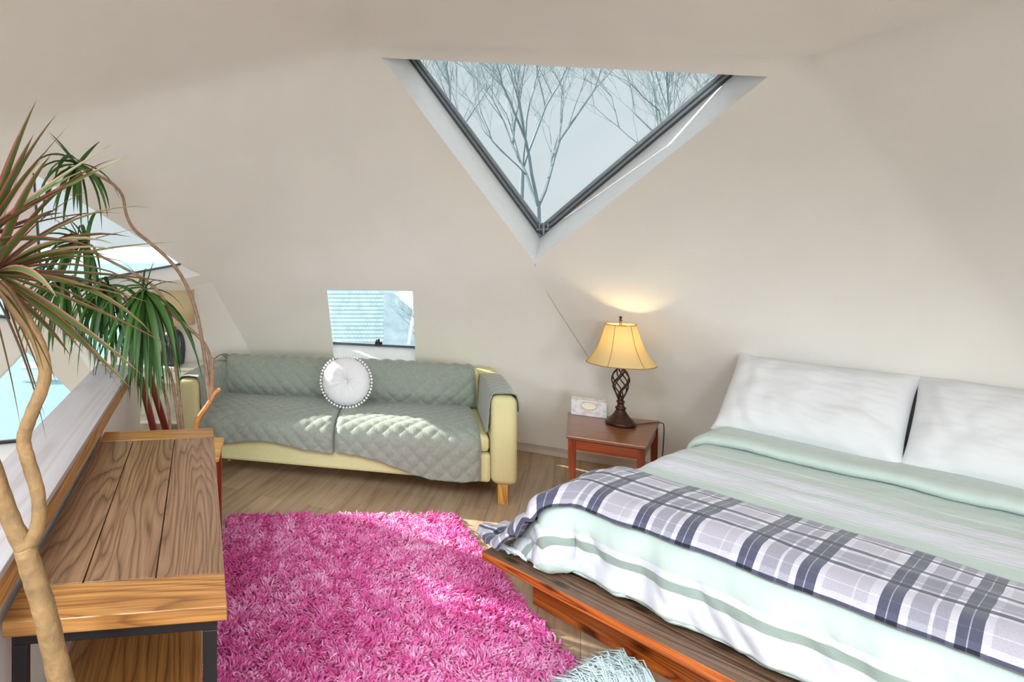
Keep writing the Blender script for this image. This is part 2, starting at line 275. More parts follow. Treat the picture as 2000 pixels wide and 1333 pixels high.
# ================================================================== mesh helpers
class MB:
    def __init__(s, face=None): s.face = face; s.v = []; s.f = []; s.uv = []; s.mi = []
    def add(s, verts, faces, uvs=None, mi=0):
        o = len(s.v); s.v += [tuple(map(float, v)) for v in verts]
        for k, f in enumerate(faces):
            s.f.append(tuple(o+i for i in f)); s.mi.append(mi)
            s.uv.append(uvs[k] if uvs else [(0, 0)]*len(f))
    def box(s, a, b, Mx=None, grain=None, mi=0, ofs=None):
        x0, y0, z0 = a; x1, y1, z1 = b
        V = [(x0,y0,z0),(x1,y0,z0),(x1,y1,z0),(x0,y1,z0),(x0,y0,z1),(x1,y0,z1),(x1,y1,z1),(x0,y1,z1)]
        F = [(0,3,2,1),(4,5,6,7),(0,1,5,4),(1,2,6,5),(2,3,7,6),(3,0,4,7)]
        dims = (x1-x0, y1-y0, z1-z0); g = grain if grain is not None else max(range(3), key=lambda i: dims[i])
        o = ofs if ofs is not None else random.random()*9
        uvs = []
        for f in F:
            ps = [V[i] for i in f]; var = [i for i in range(3) if max(p[i] for p in ps)-min(p[i] for p in ps) > 1e-9]
            if len(var) < 2: uvs.append([(0, 0)]*4); continue
            ua = g if g in var else var[0]; va = [i for i in var if i != ua][0]
            uvs.append([(p[ua]+o, p[va]+o*1.7+(0.13 if ua == g else 0)) for p in ps])
        if Mx is not None: V = [tuple(Mx @ Vector(v)) for v in V]
        s.add(V, F, uvs, mi)
    def tube(s, pts, rad, n=8, cap=True, mi=0):
        pts = [Vector(p) for p in pts]; m = len(pts)
        if not hasattr(rad, '__len__'): rad = [rad]*m
        up = None; rings = []; L = 0; uvl = []
        for i, p in enumerate(pts):
            t = (pts[min(i+1, m-1)]-pts[max(i-1, 0)]).normalized()
            if up is None:
                up = t.orthogonal().normalized()
            up = (up - t*up.dot(t))
            if up.length < 1e-6: up = t.orthogonal()
            up.normalize(); sd = t.cross(up)
            rings.append([p+(up*math.cos(2*PI*k/n)+sd*math.sin(2*PI*k/n))*rad[i] for k in range(n)])
            if i: L += (p-pts[i-1]).length
            uvl.append(L)
        V = [v for r in rings for v in r]; F = []; U = []
        for i in range(m-1):
            for k in range(n):
                k2 = (k+1) % n
                F.append((i*n+k, i*n+k2, (i+1)*n+k2, (i+1)*n+k)); U.append([(uvl[i], k/n*.1), (uvl[i], (k+1)/n*.1), (uvl[i+1], (k+1)/n*.1), (uvl[i+1], k/n*.1)])
        if cap:
            F.append(tuple(range(n-1, -1, -1))); U.append([(0, 0)]*n); F.append(tuple((m-1)*n+k for k in range(n))); U.append([(0, 0)]*n)
        s.add(V, F, U, mi)
    def lathe(s, prof, n=32, c=(0, 0, 0), mi=0, scallop=None):
        V = []; F = []; m = len(prof)
        for (r, z) in prof:
            for k in range(n):
                a = 2*PI*k/n; V.append((c[0]+r*math.cos(a), c[1]+r*math.sin(a), c[2]+z))
        for i in range(m-1):
            for k in range(n): F.append((i*n+k, i*n+(k+1) % n, (i+1)*n+(k+1) % n, (i+1)*n+k))
        s.add(V, F, None, mi)
    def grid(s, fn, us, vs, uvf=None, mi=0, flip=False):
        V = [fn(u, v) for v in vs for u in us]; nu = len(us); F = []; U = []
        for j in range(len(vs)-1):
            for i in range(nu-1):
                f = [j*nu+i, j*nu+i+1, (j+1)*nu+i+1, (j+1)*nu+i]
                q = [(us[i], vs[j]), (us[i+1], vs[j]), (us[i+1], vs[j+1]), (us[i], vs[j+1])]
                if uvf: q = [uvf(*x) for x in q]
                if flip: f.reverse(); q.reverse()
                F.append(tuple(f)); U.append(q)
        s.add(V, F, U, mi)
    def poly(s, pts, holes=(), mi=0):
        face = s.face
        loops = [[Vector(p) for p in pts]] + [[Vector(p) for p in h] for h in holes]
        allv = [v for l in loops for v in l]
        tris = tessellate_polygon(loops)
        if face is not None:               # wind every facet towards the middle of the room
            t2 = []
            for t in tris:
                a, b_, c = (allv[i] for i in t); n = (b_-a).cross(c-a)
                t2.append(t if n.dot(face-a) > 0 else (t[0], t[2], t[1]))
            tris = t2
        s.add(allv, [tuple(t) for t in tris], None, mi)
    def build(s, name, mat, parent=None, smooth=False, bevel=0, solid=0, loc=None, rotz=0, sub=0):
        me = bpy.data.meshes.new(name); me.from_pydata(s.v, [], s.f)
        ul = me.uv_layers.new(name='UVMap'); k = 0
        flat = [c for u in s.uv for p in u for c in p]
        ul.data.foreach_set('uv', flat)
        mats = mat if isinstance(mat, (list, tuple)) else [mat]
        for x in mats: me.materials.append(x)
        me.polygons.foreach_set('material_index', s.mi)
        if smooth: me.polygons.foreach_set('use_smooth', [True]*len(me.polygons))
        me.update()
        o = bpy.data.objects.new(name, me); COL.objects.link(o)
        if parent: o.parent = parent
        if loc is not None: o.location = loc
        o.rotation_euler[2] = rotz
        if solid:
            d = o.modifiers.new('thickness', 'SOLIDIFY'); d.thickness = abs(solid); d.offset = -1 if solid > 0 else 1
        if bevel:
            d = o.modifiers.new('bevel', 'BEVEL'); d.width = bevel; d.segments = 2; d.limit_method = 'ANGLE'; d.angle_limit = math.radians(40)
        if sub:
            d = o.modifiers.new('sub', 'SUBSURF'); d.levels = sub; d.render_levels = sub
        return o
def tag(o, label=None, cat=None, group=None, kind=None):
    if label: o['label'] = label
    if cat: o['category'] = cat
    if group: o['group'] = group
    if kind: o['kind'] = kind
    return o
def thing(name, label, cat, loc=(0, 0, 0), rotz=0, group=None):
    o = bpy.data.objects.new(name, None); COL.objects.link(o); o.location = loc; o.rotation_euler = (0, 0, rotz); o.empty_display_size = .1
    return tag(o, label, cat, group)
def struct(o, label=None):
    o['kind'] = 'structure'
    if label: o['label'] = label
    return o
def lin(a, b, n): return [a+(b-a)*i/(n-1) for i in range(n)]
def smooth_path(pts, k=6):
    P = [Vector(p) for p in pts]; out = []
    for i in range(len(P)-1):
        p0 = P[max(i-1, 0)]; p1 = P[i]; p2 = P[i+1]; p3 = P[min(i+2, len(P)-1)]
        for j in range(k):
            t = j/k; out.append(.5*((2*p1)+(-p0+p2)*t+(2*p0-5*p1+4*p2-p3)*t*t+(-p0+3*p1-3*p2+p3)*t**3))
    out.append(P[-1]); return out
def nz(x, y, z, s=1.0): return noise.noise(Vector((x*s, y*s, z*s)))

# ================================================================== the dome shell
V3 = lambda *a: Vector(a)
A = V3(1.831, 4.04, 1.364); B = V3(-.525, 4.9, 1.275); TL = V3(.578, 4.162, 3.021); TR = V3(2.893, 3.093, 2.556)
F0 = V3(1.135, 4.913, 0); F1 = V3(2.677, 3.97, 0); F2 = V3(4.39, 1.267, 0); CC = V3(3.289, 2.256, .807)
MM = V3(-2.099, 4.0, 2.335); LL = V3(-1.945, 4.55, .848)
def plane(a, b, c):
    n = (b-a).cross(c-a).normalized()
    if n.y < 0: n = -n
    return a.copy(), n
def proj(p, pl, d=None):            # slide p along the normal onto the plane
    return p - pl[1]*((p-pl[0]).dot(pl[1]))
pS = plane(A, B, F0); pQ = (LL.copy(), Vector((-.272, .954, .124)).normalized())
pQ = plane(LL, B, LL + Vector((-.0875, .235, -2)))
def cross_at(z):                    # where the sofa wall meets the left wall, at height z
    n1, n2 = pS[1], pQ[1]; c1 = n1.dot(pS[0])-n1.z*z; c2 = n2.dot(pQ[0])-n2.z*z
    det = n1.x*n2.y-n1.y*n2.x
    return V3((c1*n2.y-c2*n1.y)/det, (n1.x*c2-n2.x*c1)/det, z)
def onQ(x, z): 
    n = pQ[1]; return V3(x, (n.dot(pQ[0])-n.x*x-n.z*z)/n.y, z)
BS0 = cross_at(0.0); BSL = cross_at(-2.7)
L2 = onQ(-3.0, 1.10)
P1 = V3(-4.3, 2.2, .95); P2 = V3(-4.6, 0, .9); P3 = V3(-3.7, -2.2, .9); P4 = V3(-1.6, -3.5, .9); P5 = V3(.9, -3.8, .9); P6 = V3(3.0, -2.7, .9); P7 = V3(4.1, -.7, .85)
N1 = V3(-3.5, 1.4, 2.6); N2 = V3(-3.1, -1.2, 2.7); N3 = V3(-.6, -2.6, 2.7); N4 = V3(2.1, -1.9, 2.6); N5 = V3(3.1, .3, 2.5)
TOP = V3(.0, .7, 4.15)
# window openings (in the wall plane) and the glass triangles behind them
wins = []
W1_in = [V3(.769, 4.101, 2.897), V3(2.737, 3.198, 2.485), V3(1.821, 4.018, 1.447)]
nS = pS[1]
W2_in = [V3(.427, 4.593, 1.224), V3(1.057, 4.373, 1.225), V3(1.15, 4.65, .56), V3(.52, 4.87, .56)]
pM = plane(MM, B, LL)
W3_in = [V3(-1.743, 4.182, 2.159), V3(-.602, 4.855, 1.328), V3(-1.809, 4.513, 1.101)]
W4_in = [onQ(-1.79, 1.065), onQ(-.80, 1.10), onQ(-1.31, .25)]
W5_in = [onQ(-1.945, .765), onQ(-1.13, -.25), onQ(-2.85, -.25)]
W2_in = [proj(p, pS) for p in W2_in]; W3_in = [proj(p, pM) for p in W3_in]
MID = V3(0, .8, 1.1)
def inset(tri, k):
    c = sum(tri, Vector())/len(tri); return [c+(p-c)*k for p in tri]
b = MB(MID)
b.poly([A, TL, TR], [W1_in]); b.poly([A, B, TL]); b.poly([A, F0, BS0, B], [W2_in]); b.poly([A, F0, F1])
b.poly([B, BS0, BSL, V3(F0.x, F0.y, 0), BS0][:3]+[V3(.2, 5.9, -2.7)])
b.poly([A, F1, F2, CC]); b.poly([A, CC, TR]); b.poly([CC, F2, V3(4.5, -.7, 0), P7]); b.poly([TR, CC, N5]); b.poly([CC, P7, N5])
b.poly([TL, B, MM]); b.poly([MM, B, LL], [W3_in]); W6_in = inset([MM, LL, L2], .80); b.poly([MM, LL, L2], [W6_in])
b.poly([TR, TL, TOP]); b.poly([TL, MM, TOP]); b.poly([N5, TR, TOP])
struct(b.build('wall_back', M['wall']), 'beige faceted dome wall around the skylight, sofa and bed')
b = MB(MID)
b.poly([LL, B, BSL, onQ(-3.6, -2.7), L2], [W4_in, W5_in])
b.poly([MM, L2, N1]); b.poly([L2, P1, N1]); b.poly([N1, P1, P2]); b.poly([L2, onQ(-3.6, -2.7), V3(-4.7, 2.2, -2.7), P1]); b.poly([P1, V3(-4.7, 2.2, -2.7), V3(-5, 0, -2.7), P2])
struct(b.build('wall_left', M['wall']), 'beige faceted dome wall beyond the ledge with three triangular windows')
R1 = inset([P4, P5, N3], .74); R2w = inset([P5, P6, N4], .74); R3 = inset([N1, P2, N2], .70); R4 = inset([N4, P6, P7], .6)  # unseen openings added in the rear wall for the fill lamps
b = MB(MID)
b.poly([N1, P2, N2], [R3]); b.poly([P2, P3, N2]); b.poly([N2, P3, P4]); b.poly([N2, P4, N3]); b.poly([P4, P5, N3], [R1]); b.poly([N3, P5, N4]); b.poly([P5, P6, N4], [R2w]); b.poly([N4, P6, P7]); b.poly([N4, P7, N5])
lo = [P2, P3, P4, P5, P6, P7]
for p, q in zip(lo, lo[1:]): b.poly([p, q, V3(q.x*1.06, q.y*1.06, -2.7), V3(p.x*1.06, p.y*1.06, -2.7)])
struct(b.build('wall_front', M['wall']), 'beige dome wall behind the camera')
b = MB(MID)
up = [MM, N1, N2, N3, N4, N5]
SKY = {}  # unseen roof openings added to bring fill light from above
for k, (p, q) in enumerate(zip(up, up[1:])):
    if k in (1, 2, 3, 4):
        SKY[k] = inset([p, q, TOP], .66 if k != 4 else .5); b.poly([p, q, TOP], [SKY[k]])
    else: b.poly([p, q, TOP])
struct(b.build('ceiling', M['wall']), 'beige faceted dome ceiling')
ZL = -2.7
b = MB(); b.poly([(-5.2, -4.2, ZL), (4.6, -4.2, ZL), (4.6, 6.5, ZL), (-5.2, 6.5, ZL)])
struct(b.build('floor_lower', M['floor']), 'floor of the level below the loft')
# loft floor slab
fl = [V3(-.47, -3.3, 0), V3(3.2, -2.6, 0), V3(4.5, -.7, 0), F2, F1, F0, BS0, V3(-1.34, 5.0, 0), V3(-1.34, 3.95, 0), V3(-.87, 3.95, 0)]
b = MB(); b.poly(fl); b.poly([p+V3(0, 0, -.25) for p in fl])
for p, q in zip(fl, fl[1:]+fl[:1]): b.poly([p, q, q+V3(0, 0, -.25), p+V3(0, 0, -.25)])
struct(b.build('floor', M['floor']), 'light brown wood plank loft floor')

def window(k, inn, out, label, frames, hardware=None, bar=.035, rim=None):
    """reveal boards from the opening to the glass, gasket bars, pane"""
    root = bpy.data.objects.new('window_%d' % k, None); COL.objects.link(root); struct(root, label)
    n = len(inn); c = sum(out, Vector())/n; ci = sum(inn, Vector())/n
    b = MB()
    nrm = (inn[1]-inn[0]).cross(inn[2]-inn[0]).normalized()
    if (c-ci).dot(nrm) < 0: nrm = -nrm
    th = .02
    for i in range(n):
        p, q, r, s = inn[i], inn[(i+1) % n], out[(i+1) % n], out[i]
        m = (p+q)/2; o = (m-ci); o = (o-nrm*o.dot(nrm)).normalized()*th
        vs = [p, q, r, s, p+o+nrm*.006, q+o+nrm*.006, r+o, s+o]
        b.add(vs, [(0, 1, 2, 3), (7, 6, 5, 4), (0, 4, 5, 1), (2, 6, 7, 3), (1, 5, 6, 2), (3, 7, 4, 0)])
    b.build('window_reveal', M['white_trim'], root)
    b = MB(); g = MB()
    for i in frames:
        p, q = out[i], out[(i+1) % n]; t = (q-p).normalized()
        m = (c-(p+q)/2); m = (m-t*m.dot(t)).normalized()
        for (a0, a1, d0, d1, mm) in ((0, bar*.18, .0, .03, b), (bar*.18, bar*.48, .012, .03, g), (bar*.48, bar*.64, -.006, .03, b), (bar*.64, bar, .01, .03, g)):
            vs = []
            for dd in (-d1, -d0 if d0 > 0 else -d0):
                for aa in (a0, a1):
                    e = aa*1.2
                    vs += [p+m*aa-nrm*(-dd-.03)*-1+nrm*0, q+m*aa-nrm*(-dd-.03)*-1]
            # ordered: (dd0,a0)p,q (dd0,a1)p,q (dd1,a0)p,q (dd1,a1)p,q
            mm.add(vs, [(0, 1, 3, 2), (4, 6, 7, 5), (0, 4, 5, 1), (2, 3, 7, 6), (0, 2, 6, 4), (1, 5, 7, 3)])
    if frames:
        b.build('gasket', M['gasket'], root); g.build('window_frame', M['frame_grey'], root)
    b = MB(); e = nrm*.006
    b.poly([p+nrm*.02 for p in out]); b.poly([p+nrm*.026 for p in out])
    b.build('window_pane', M['glass'], root)
    return root
nW = V3(.448, .85, .276).normalized()
def ray(px, py): return V3((px-533)/1130, 1, (498-py)/1130)
W1_out = [V3(.9796, 4.4, 2.9914), V3(2.7838, 3.47, 2.571), V3(2.0, 4.378, 1.632)]
W1_out = [W1_in[0]+nW*.46+(W1_in[1]-W1_in[0])*.040, W1_in[1]+nW*.46+(W1_in[0]-W1_in[1])*.036, W1_in[2]+nW*.46+V3(.012, 0, .07)]
window(1, W1_in, W1_out, 'large triangular skylight window pointing down with white reveal', (1, 2), bar=.06)
W2_out = [p+nS*.2 for p in W2_in]; W2_out[2] += V3(-.0, 0, .095)*1; W2_out[3] += V3(-.055, .02, .095); W2_out[0] += V3(-.05, .02, 0)
window(2, W2_in, W2_out, 'small square window above the back of the sofa', (2,), bar=.016)
nM = pM[1]
W3_out = [W3_in[0]+nM*.05+V3(.002, 0, -.01), W3_in[1]+nM*.05+V3(-.16, -.06, .08), W3_in[2]+nM*.05+V3(.002, 0, .11)]
window(3, W3_in, W3_out, 'triangular window above the ledge with sky and a strip of water', (1, 2), bar=.015)
W4_out = [W4_in[0]+pQ[1]*.12+V3(.10, 0, -.0), W4_in[1]+pQ[1]*.12+V3(-.04, 0, 0), W4_in[2]+pQ[1]*.12+V3(0, 0, .16)]
window(4, W4_in, W4_out, 'triangular window pointing down behind the far end of the ledge', (1, 2), bar=.03)
W5_out = [W5_in[0]+pQ[1]*.14+V3(-.02, 0, -.07), W5_in[1]+pQ[1]*.14+V3(-.12, 0, .19), W5_in[2]+pQ[1]*.14+V3(.12, 0, .19)]
window(5, W5_in, W5_out, 'triangular window pointing up below the ledge at the left edge', (1,), bar=.03)
n6 = (LL-MM).cross(L2-MM).normalized(); n6 = n6 if n6.y > 0 else -n6
window(20, W6_in, [p+n6*.06 for p in inset(W6_in, .95)], 'triangular window at the left edge beyond the red-edged plant', (0, 1, 2), bar=.02)
for k, (w, s) in enumerate(((R1, 1.5), (R2w, 1.5), (R3, 1.5), (SKY[1], 1.7), (SKY[2], 1.7), (SKY[3], 1.7), (SKY[4], 1.2))):  # added windows, each with a fill lamp of its own strength outside
    c = sum(w, Vector())/3; n = (w[1]-w[0]).cross(w[2]-w[0]).normalized()
    if n.dot(c-V3(0, .5, 1)) < 0: n = -n
    window(6+k, w, [p+n*.15 for p in w], 'triangular window behind the camera', (0, 1, 2))
    window_light(c+n*.35, -n, s, (1.8, 1.25, .7, 1.0, 1.1, .55, .2)[k])
# window latch at the apex of the skylight
def latch(parent, c, s=1.0):
    t = (A-TL).normalized(); b = MB(); X = V3(.88, -.47, 0).normalized(); Z = V3(-.12, -.24, .96).normalized(); Y = -nW
    def P(x, y, z): return c+X*x*s+Y*y*s+Z*z*s
    for x in (-.028, .028):
        b.tube([P(x, .0, 0), P(x, .0, .075)], .006*s, 6)
    b.tube([P(-.045, .0, .06), P(.045, .0, .06)], .006*s, 6); b.tube([P(-.05, .0, .02), P(.05, .0, .02)], .012*s, 6)
    b.tube([P(0, .005, .07), P(.0, .01, -.07)], [.012*s, .009*s], 6)
    b.tube([P(-.05, .0, -.005), P(0, .01, -.045), P(.05, .0, -.005)], .01*s, 6)
    return b.build('window_latch', M['frame_grey'], parent, smooth=True)
latch(bpy.data.objects['window_1'], W1_out[2]+V3(.0, -.05, .03))
b = MB(); c = (W2_out[2]+W2_out[3])/2+V3(.03, -.03, .015)
b.tube([c+V3(-.03, 0, 0), c+V3(.03, -.008, 0)], .011, 8); b.tube([c, c+V3(0, -.01, .035)], [.014, .008], 8); b.tube([c+V3(-.02, 0, .01), c+V3(-.015, 0, .03)], .006, 6)
b.build('window_latch', M['bronze'], bpy.data.objects['window_2'], smooth=True)
# baseboards
def base_run(p, q, name, back):
    d = (q-p).normalized(); nn = V3(d.y, -d.x, 0)
    if nn.y > 0: nn = -nn
    lean = back; b = MB()
    vs = []
    for e in (p, q):
        for (o, z) in ((.004, 0), (.018, 0), (.018, .068), (.014+lean, .08), (.004+lean, .08)):
            vs.append(e+nn*(o+z*0+lean*.9*(z/.08 if z else 0))+V3(0, 0, z+.001))
    b.add(vs, [(0, 1, 6, 5), (1, 2, 7, 6), (2, 3, 8, 7), (3, 4, 9, 8), (4, 0, 5, 9), (0, 4, 3, 2, 1), (5, 6, 7, 8, 9)])
    return struct(b.build(name, M['base_trim']))
base_run(F0, F1, 'baseboard_back', .030); base_run(F1, F2, 'baseboard_right', .048); base_run(V3(BS0.x, BS0.y, 0), F0, 'baseboard_left', .046)
# wall cracks
b = MB()
def crack(pts): b.tube(pts, .0016, 4)
nT = (F0-A).cross(F1-A).normalized(); nT = nT if nT.y < 0 else -nT
p0 = V3(1.821, 4.018, 1.447); crack(smooth_path([p0+V3(0, -.004, -.01), A+V3(0.005, -.004, .02), A+(F1-A)*.12+nT*.002, A+(F1-A)*.30+nT*.002, A+(F1-A)*.42+nT*.002], 3))
M['crack'] = plain('hairline_crack', s2l(158, 142, 128), .9)
struct(b.build('trim_crack', M['crack']), 'hairline crack in the wall below the skylight')

# ================================================================== half wall and ledge
dirL = V3(-.118, 1, 0).normalized(); nL = V3(-dirL.y, dirL.x, 0)      # nL points left
def LP(t, o, z): # along the ledge from the near end, o metres to the left of its right edge
    p = V3(-.441, .27, 0)+dirL*t+nL*o; p.z = z; return p
T1 = 3.62
def prism(b, t0, t1, o0, o1, z0, z1):
    vs = [LP(t, o, z) for z in (z0, z1) for (t, o) in ((t0, o0), (t1, o0), (t1, o1), (t0, o1))]
    L_ = t1-t0; u = random.random()*5
    F = [(0, 1, 2, 3), (7, 6, 5, 4), (0, 4, 5, 1), (1, 5, 6, 2), (2, 6, 7, 3), (3, 7, 4, 0)]
    def q(i): return ((t0, t1, t1, t0)[i % 4]+u, (o0, o0, o1, o1)[i % 4]+(z0 if i < 4 else z1))
    b.add(vs, F, [[q(i) for i in f] for f in F])
b = MB(); prism(b, -3.4, T1, .02, .18, ZL, .80)
struct(b.build('wall_half', M['halfwall'], bevel=.012), 'pale low wall along the loft edge')
lg = thing('wall_ledge', 'long pale wooden ledge capping the half wall on the left', 'ledge', LP(0, .1, .80))
def rel(o, root):
    o.matrix_parent_inverse = Matrix.Translation(-Vector(root.location)); return o
b = MB(); prism(b, -3.4, T1+.02, -.004, .205, .852, .87); rel(b.build('ledge_top', M['ledge'], lg, bevel=.002), lg)
b = MB(); prism(b, -3.4, T1+.02, 0, .02, .79, .852); rel(b.build('front_board', M['rail_oak'], lg), lg)

# ================================================================== console table
yaw = math.atan2(.126, 1)
CT = V3(-.545, 1.163, 0)           # near left corner on the floor
ct = thing('console_table', 'brown oak plank console table on a black steel frame beside the ledge', 'table', CT, 0)
angC = .1259
ct.rotation_euler[2] = angC
CW, CL, CH = .452, 1.262, .76
b = MB(); th = .032; e = .128; g = .0016
b.box((0, 0, CH-th), (CW, e-g, CH), grain=0); o = b.build('breadboard_end', M['oak_end'], ct, bevel=.0025); o['label'] = 'golden oak board across the near end of the top'
b = MB(); b.box((0, CL-e+g, CH-th), (CW, CL, CH), grain=0); o = b.build('breadboard_end', M['oak_end'], ct, bevel=.0025); o['label'] = 'golden oak board across the far end of the top'
b = MB()
for i, (x0, x1) in enumerate(((0, .133), (.133, .295), (.295, CW))): b.box((x0+g*(i > 0), e, CH-th), (x1-g*(i < 2), CL-e, CH), grain=1, ofs=[1.3, 4.7, 7.9][i])
b.build('tabletop', M['oak'], ct, bevel=.0015)
b = MB()
s = .03; x0, x1, y0, y1 = .012, CW-.02, .02, CL-.02
for zz in (CH-th-.03,):
    b.box((x0, y0, zz), (x1, y0+s, zz+.03)); b.box((x0, y1-s, zz), (x1, y1, zz+.03)); b.box((x0, y0+s, zz), (x0+s, y1-s, zz+.03)); b.box((x1-s, y0+s, zz), (x1, y1-s, zz+.03))
b.build('frame', M['black_metal'], ct, bevel=.002)
for (x, y) in ((x0, y0), (x1-s, y0), (x0, y1-s), (x1-s, y1-s)):
    b = MB(); b.box((x, y, 0), (x+s, y+s, CH-th-.03)); b.build('leg', M['black_metal'], ct, bevel=.002)
b = MB()
for zz in (.315,): b.box((x0+s, y0, zz), (x1-s, y0+s, zz+.02)); b.box((x1-s*.8, y0+s, zz), (x1-s*.2, y1-s, zz+.02)); b.box((x0+s*.2, y0+s, zz), (x0+s*.8, y1-s, zz+.02)); b.box((x0+s, y1-s, zz), (x1-s, y1, zz+.02))
b.build('shelf_bracket', M['black_metal'], ct)
b = MB(); b.box((x0+.008, y0+.005, .335), (x1-.03, y1-.005, .36), grain=1, ofs=2.2); b.build('shelf', M['oak_end'], ct, bevel=.002)

# ================================================================== sofa
angS = math.atan2(-.242, .97)
sofa = thing('sofa', 'long cream sofa under a sage grey quilted cover against the back wall', 'sofa', (-.655, 3.945, 0), angS)
def rbox(x0, x1, y0, y1, z0, z1, r=.03):
    b = MB(); b.box((x0, y0, z0), (x1, y1, z1)); return b, r
for (x0, x1) in ((0, .15), (2.02, 2.17)):
    b = MB(); b.box((x0, 0, .12), (x1, .84, .655)); o = b.build('armrest', M['sofa_cream'], sofa); d = o.modifiers.new('b', 'BEVEL'); d.width = .045; d.segments = 5; d.limit_method = 'ANGLE'
    o.data.polygons.foreach_set('use_smooth', [True]*6)
b = MB(); b.box((.15, .02, .125), (2.02, .86, .30)); o = b.build('base', M['sofa_cream'], sofa, bevel=.02)
b = MB(); b.box((.02, .74, .13), (2.15, .90, .67)); o = b.build('back_frame', M['sofa_cream'], sofa); d = o.modifiers.new('b', 'BEVEL'); d.width = .04; d.segments = 4
for (x, y) in ((.06, .03), (2.06, .03), (.06, .8), (2.06, .8)):
    b = MB(); b.box((x, y, 0), (x+.058, y+.058, .122)); b.build('leg', M['leg_wood'], sofa, bevel=.003)
b = MB(); b.box((1.93, .38, 0), (1.98, .43, .125)); o = b.build('centre_leg', M['black_metal'], sofa); o['label'] = 'dark support leg under the right end'
b = MB(); b.box((.155, .03, .30), (1.08, .70, .405)); b.build('seat_cushion', M['sofa_cream'], sofa, bevel=.03)
b = MB(); b.box((1.085, .03, .30), (2.015, .70, .405)); b.build('seat_cushion', M['sofa_cream'], sofa, bevel=.03)
b = MB(); b.box((.15, .668, .405), (2.02, .79, .688)); o = b.build('back_cushion', M['sofa_cream'], sofa); d = o.modifiers.new('b', 'BEVEL'); d.width = .04; d.segments = 4
Q = .098
def quilt_h(s, t, q=Q, amp=.010):
    a = abs(math.sin(PI*(s+t)/q))*abs(math.sin(PI*(s-t)/q)); return amp*(a**.38)
def strip(prof, x0, x1, dx, dt, thick, hang=None, seed=0, amp=.0075, wr=.004):
    """quilted cloth following a y-z profile, extruded along x"""
    P = smooth_path([V3(0, y, z) for y, z in prof], 8); L = [0]
    for p, q in zip(P, P[1:]): L.append(L[-1]+(q-p).length)
    def at(t):
        i = 0
        while i < len(L)-2 and L[i+1] < t: i += 1
        k = (t-L[i])/max(1e-9, L[i+1]-L[i]); p = P[i].lerp(P[i+1], k); d = (P[i+1]-P[i]).normalized(); return p, V3(0, -d.z, d.y)
    us = lin(x0, x1, int((x1-x0)/dx)+1); vs = lin(0, L[-1], int(L[-1]/dt)+1); cache = [at(t) for t in vs]; idx = {t: c for t, c in zip(vs, cache)}
    return us, vs, idx, L[-1]
def quilt_obj(name, prof, x0, x1, parent, endlen=None, seed=0, sign=1, amp=.011, dx=.0085, edge_round=.03, mat='quilt', wr=.005, th=.006):
    us, vs, idx, L = strip(prof, x0, x1, dx, dx, 0)
    b = MB()
    def fn(x, t):
        k = 1.0
        if endlen:
            tot = L*endlen((x-x0)/(x1-x0)); tt = t/L*tot
        else: tt = t
        j = min(range(0, 1), default=0)
        i = min(len(vs)-1, int(tt/L*(len(vs)-1))); i2 = min(len(vs)-1, i+1); fr = tt/L*(len(vs)-1)-i
        p = idx[vs[i]][0].lerp(idx[vs[i2]][0], max(0, min(1, fr))); n = idx[vs[i]][1]
        ed = min(x-x0, x1-x); er = 0
        if ed < edge_round: er = -(edge_round-math.sqrt(max(0, edge_round**2-(edge_round-ed)**2)))*.8
        h = quilt_h(x, tt, amp=amp)+nz(x+seed, tt, seed, 3.2)*wr*2+nz(x, tt+seed, 3, 14)*wr*.7+er
        p = p+n*h*sign
        return (x, p.y, p.z)
    b.grid(fn, us, vs, flip=(sign < 0))
    return b.build(name, M[mat], parent, smooth=True, solid=th)
# seat covers: from the back junction forward, over the front roll and down
cov = [(.66, .42), (.50, .432), (.30, .440), (.12, .436), (.03, .415), (-.015, .37), (-.024, .32), (-.022, .25), (-.018, .19), (-.015, .13)]
quilt_obj('seat_cover', cov, .125, 1.075, sofa, endlen=lambda k: .855+.02*math.sin(k*9)+.03*(k > .9)*(k-.9)*10, seed=1, sign=-1, edge_round=.05)
quilt_obj('seat_cover', cov, 1.075, 1.965, sofa, endlen=lambda k: .875+.12*min(1, k*1.3)-.02*math.sin(k*7), seed=5, sign=-1, edge_round=.05)
bk = [(.62, .425), (.585, .50), (.60, .60), (.635, .68), (.675, .712), (.72, .70), (.745, .64)]
quilt_obj('backrest_cover', bk, .13, 1.99, sofa, seed=9, sign=1, edge_round=.05, wr=.007)
# arm covers: profile across the arm in x-z, extruded along y
def arm_cover(xc, inner, ylo, yhi, seed, outer_drop):
    hw = .084
    pr = [(xc-inner*hw, .655-outer_drop), (xc-inner*hw, .60), (xc-inner*(hw-.012), .645), (xc-inner*.05, .667), (xc+inner*.05, .667), (xc+inner*(hw-.012), .645), (xc+inner*hw, .60), (xc+inner*(hw+.004), .50), (xc+inner*(hw+.01), .43)]
    us, vs, idx, L = strip(pr, ylo, yhi, .0085, .0085, 0); b = MB()
    sg = -1 if inner < 0 else 1
    def fn(y, t):
        p, n = idx[t]; h = quilt_h(y, t, amp=.005)+nz(y+seed, t, 2, 5)*.005; p = p+n*h*sg
        return (p.y, y+.015*nz(t, seed, 1, 5), p.z)
    b.grid(fn, us, vs, flip=(inner > 0)); return b.build('arm_cover', M['quilt'], sofa, smooth=True, solid=.005)
arm_cover(.075, 1, .03, .62, 1, .13); arm_cover(2.095, -1, .02, .60, 4, .10)
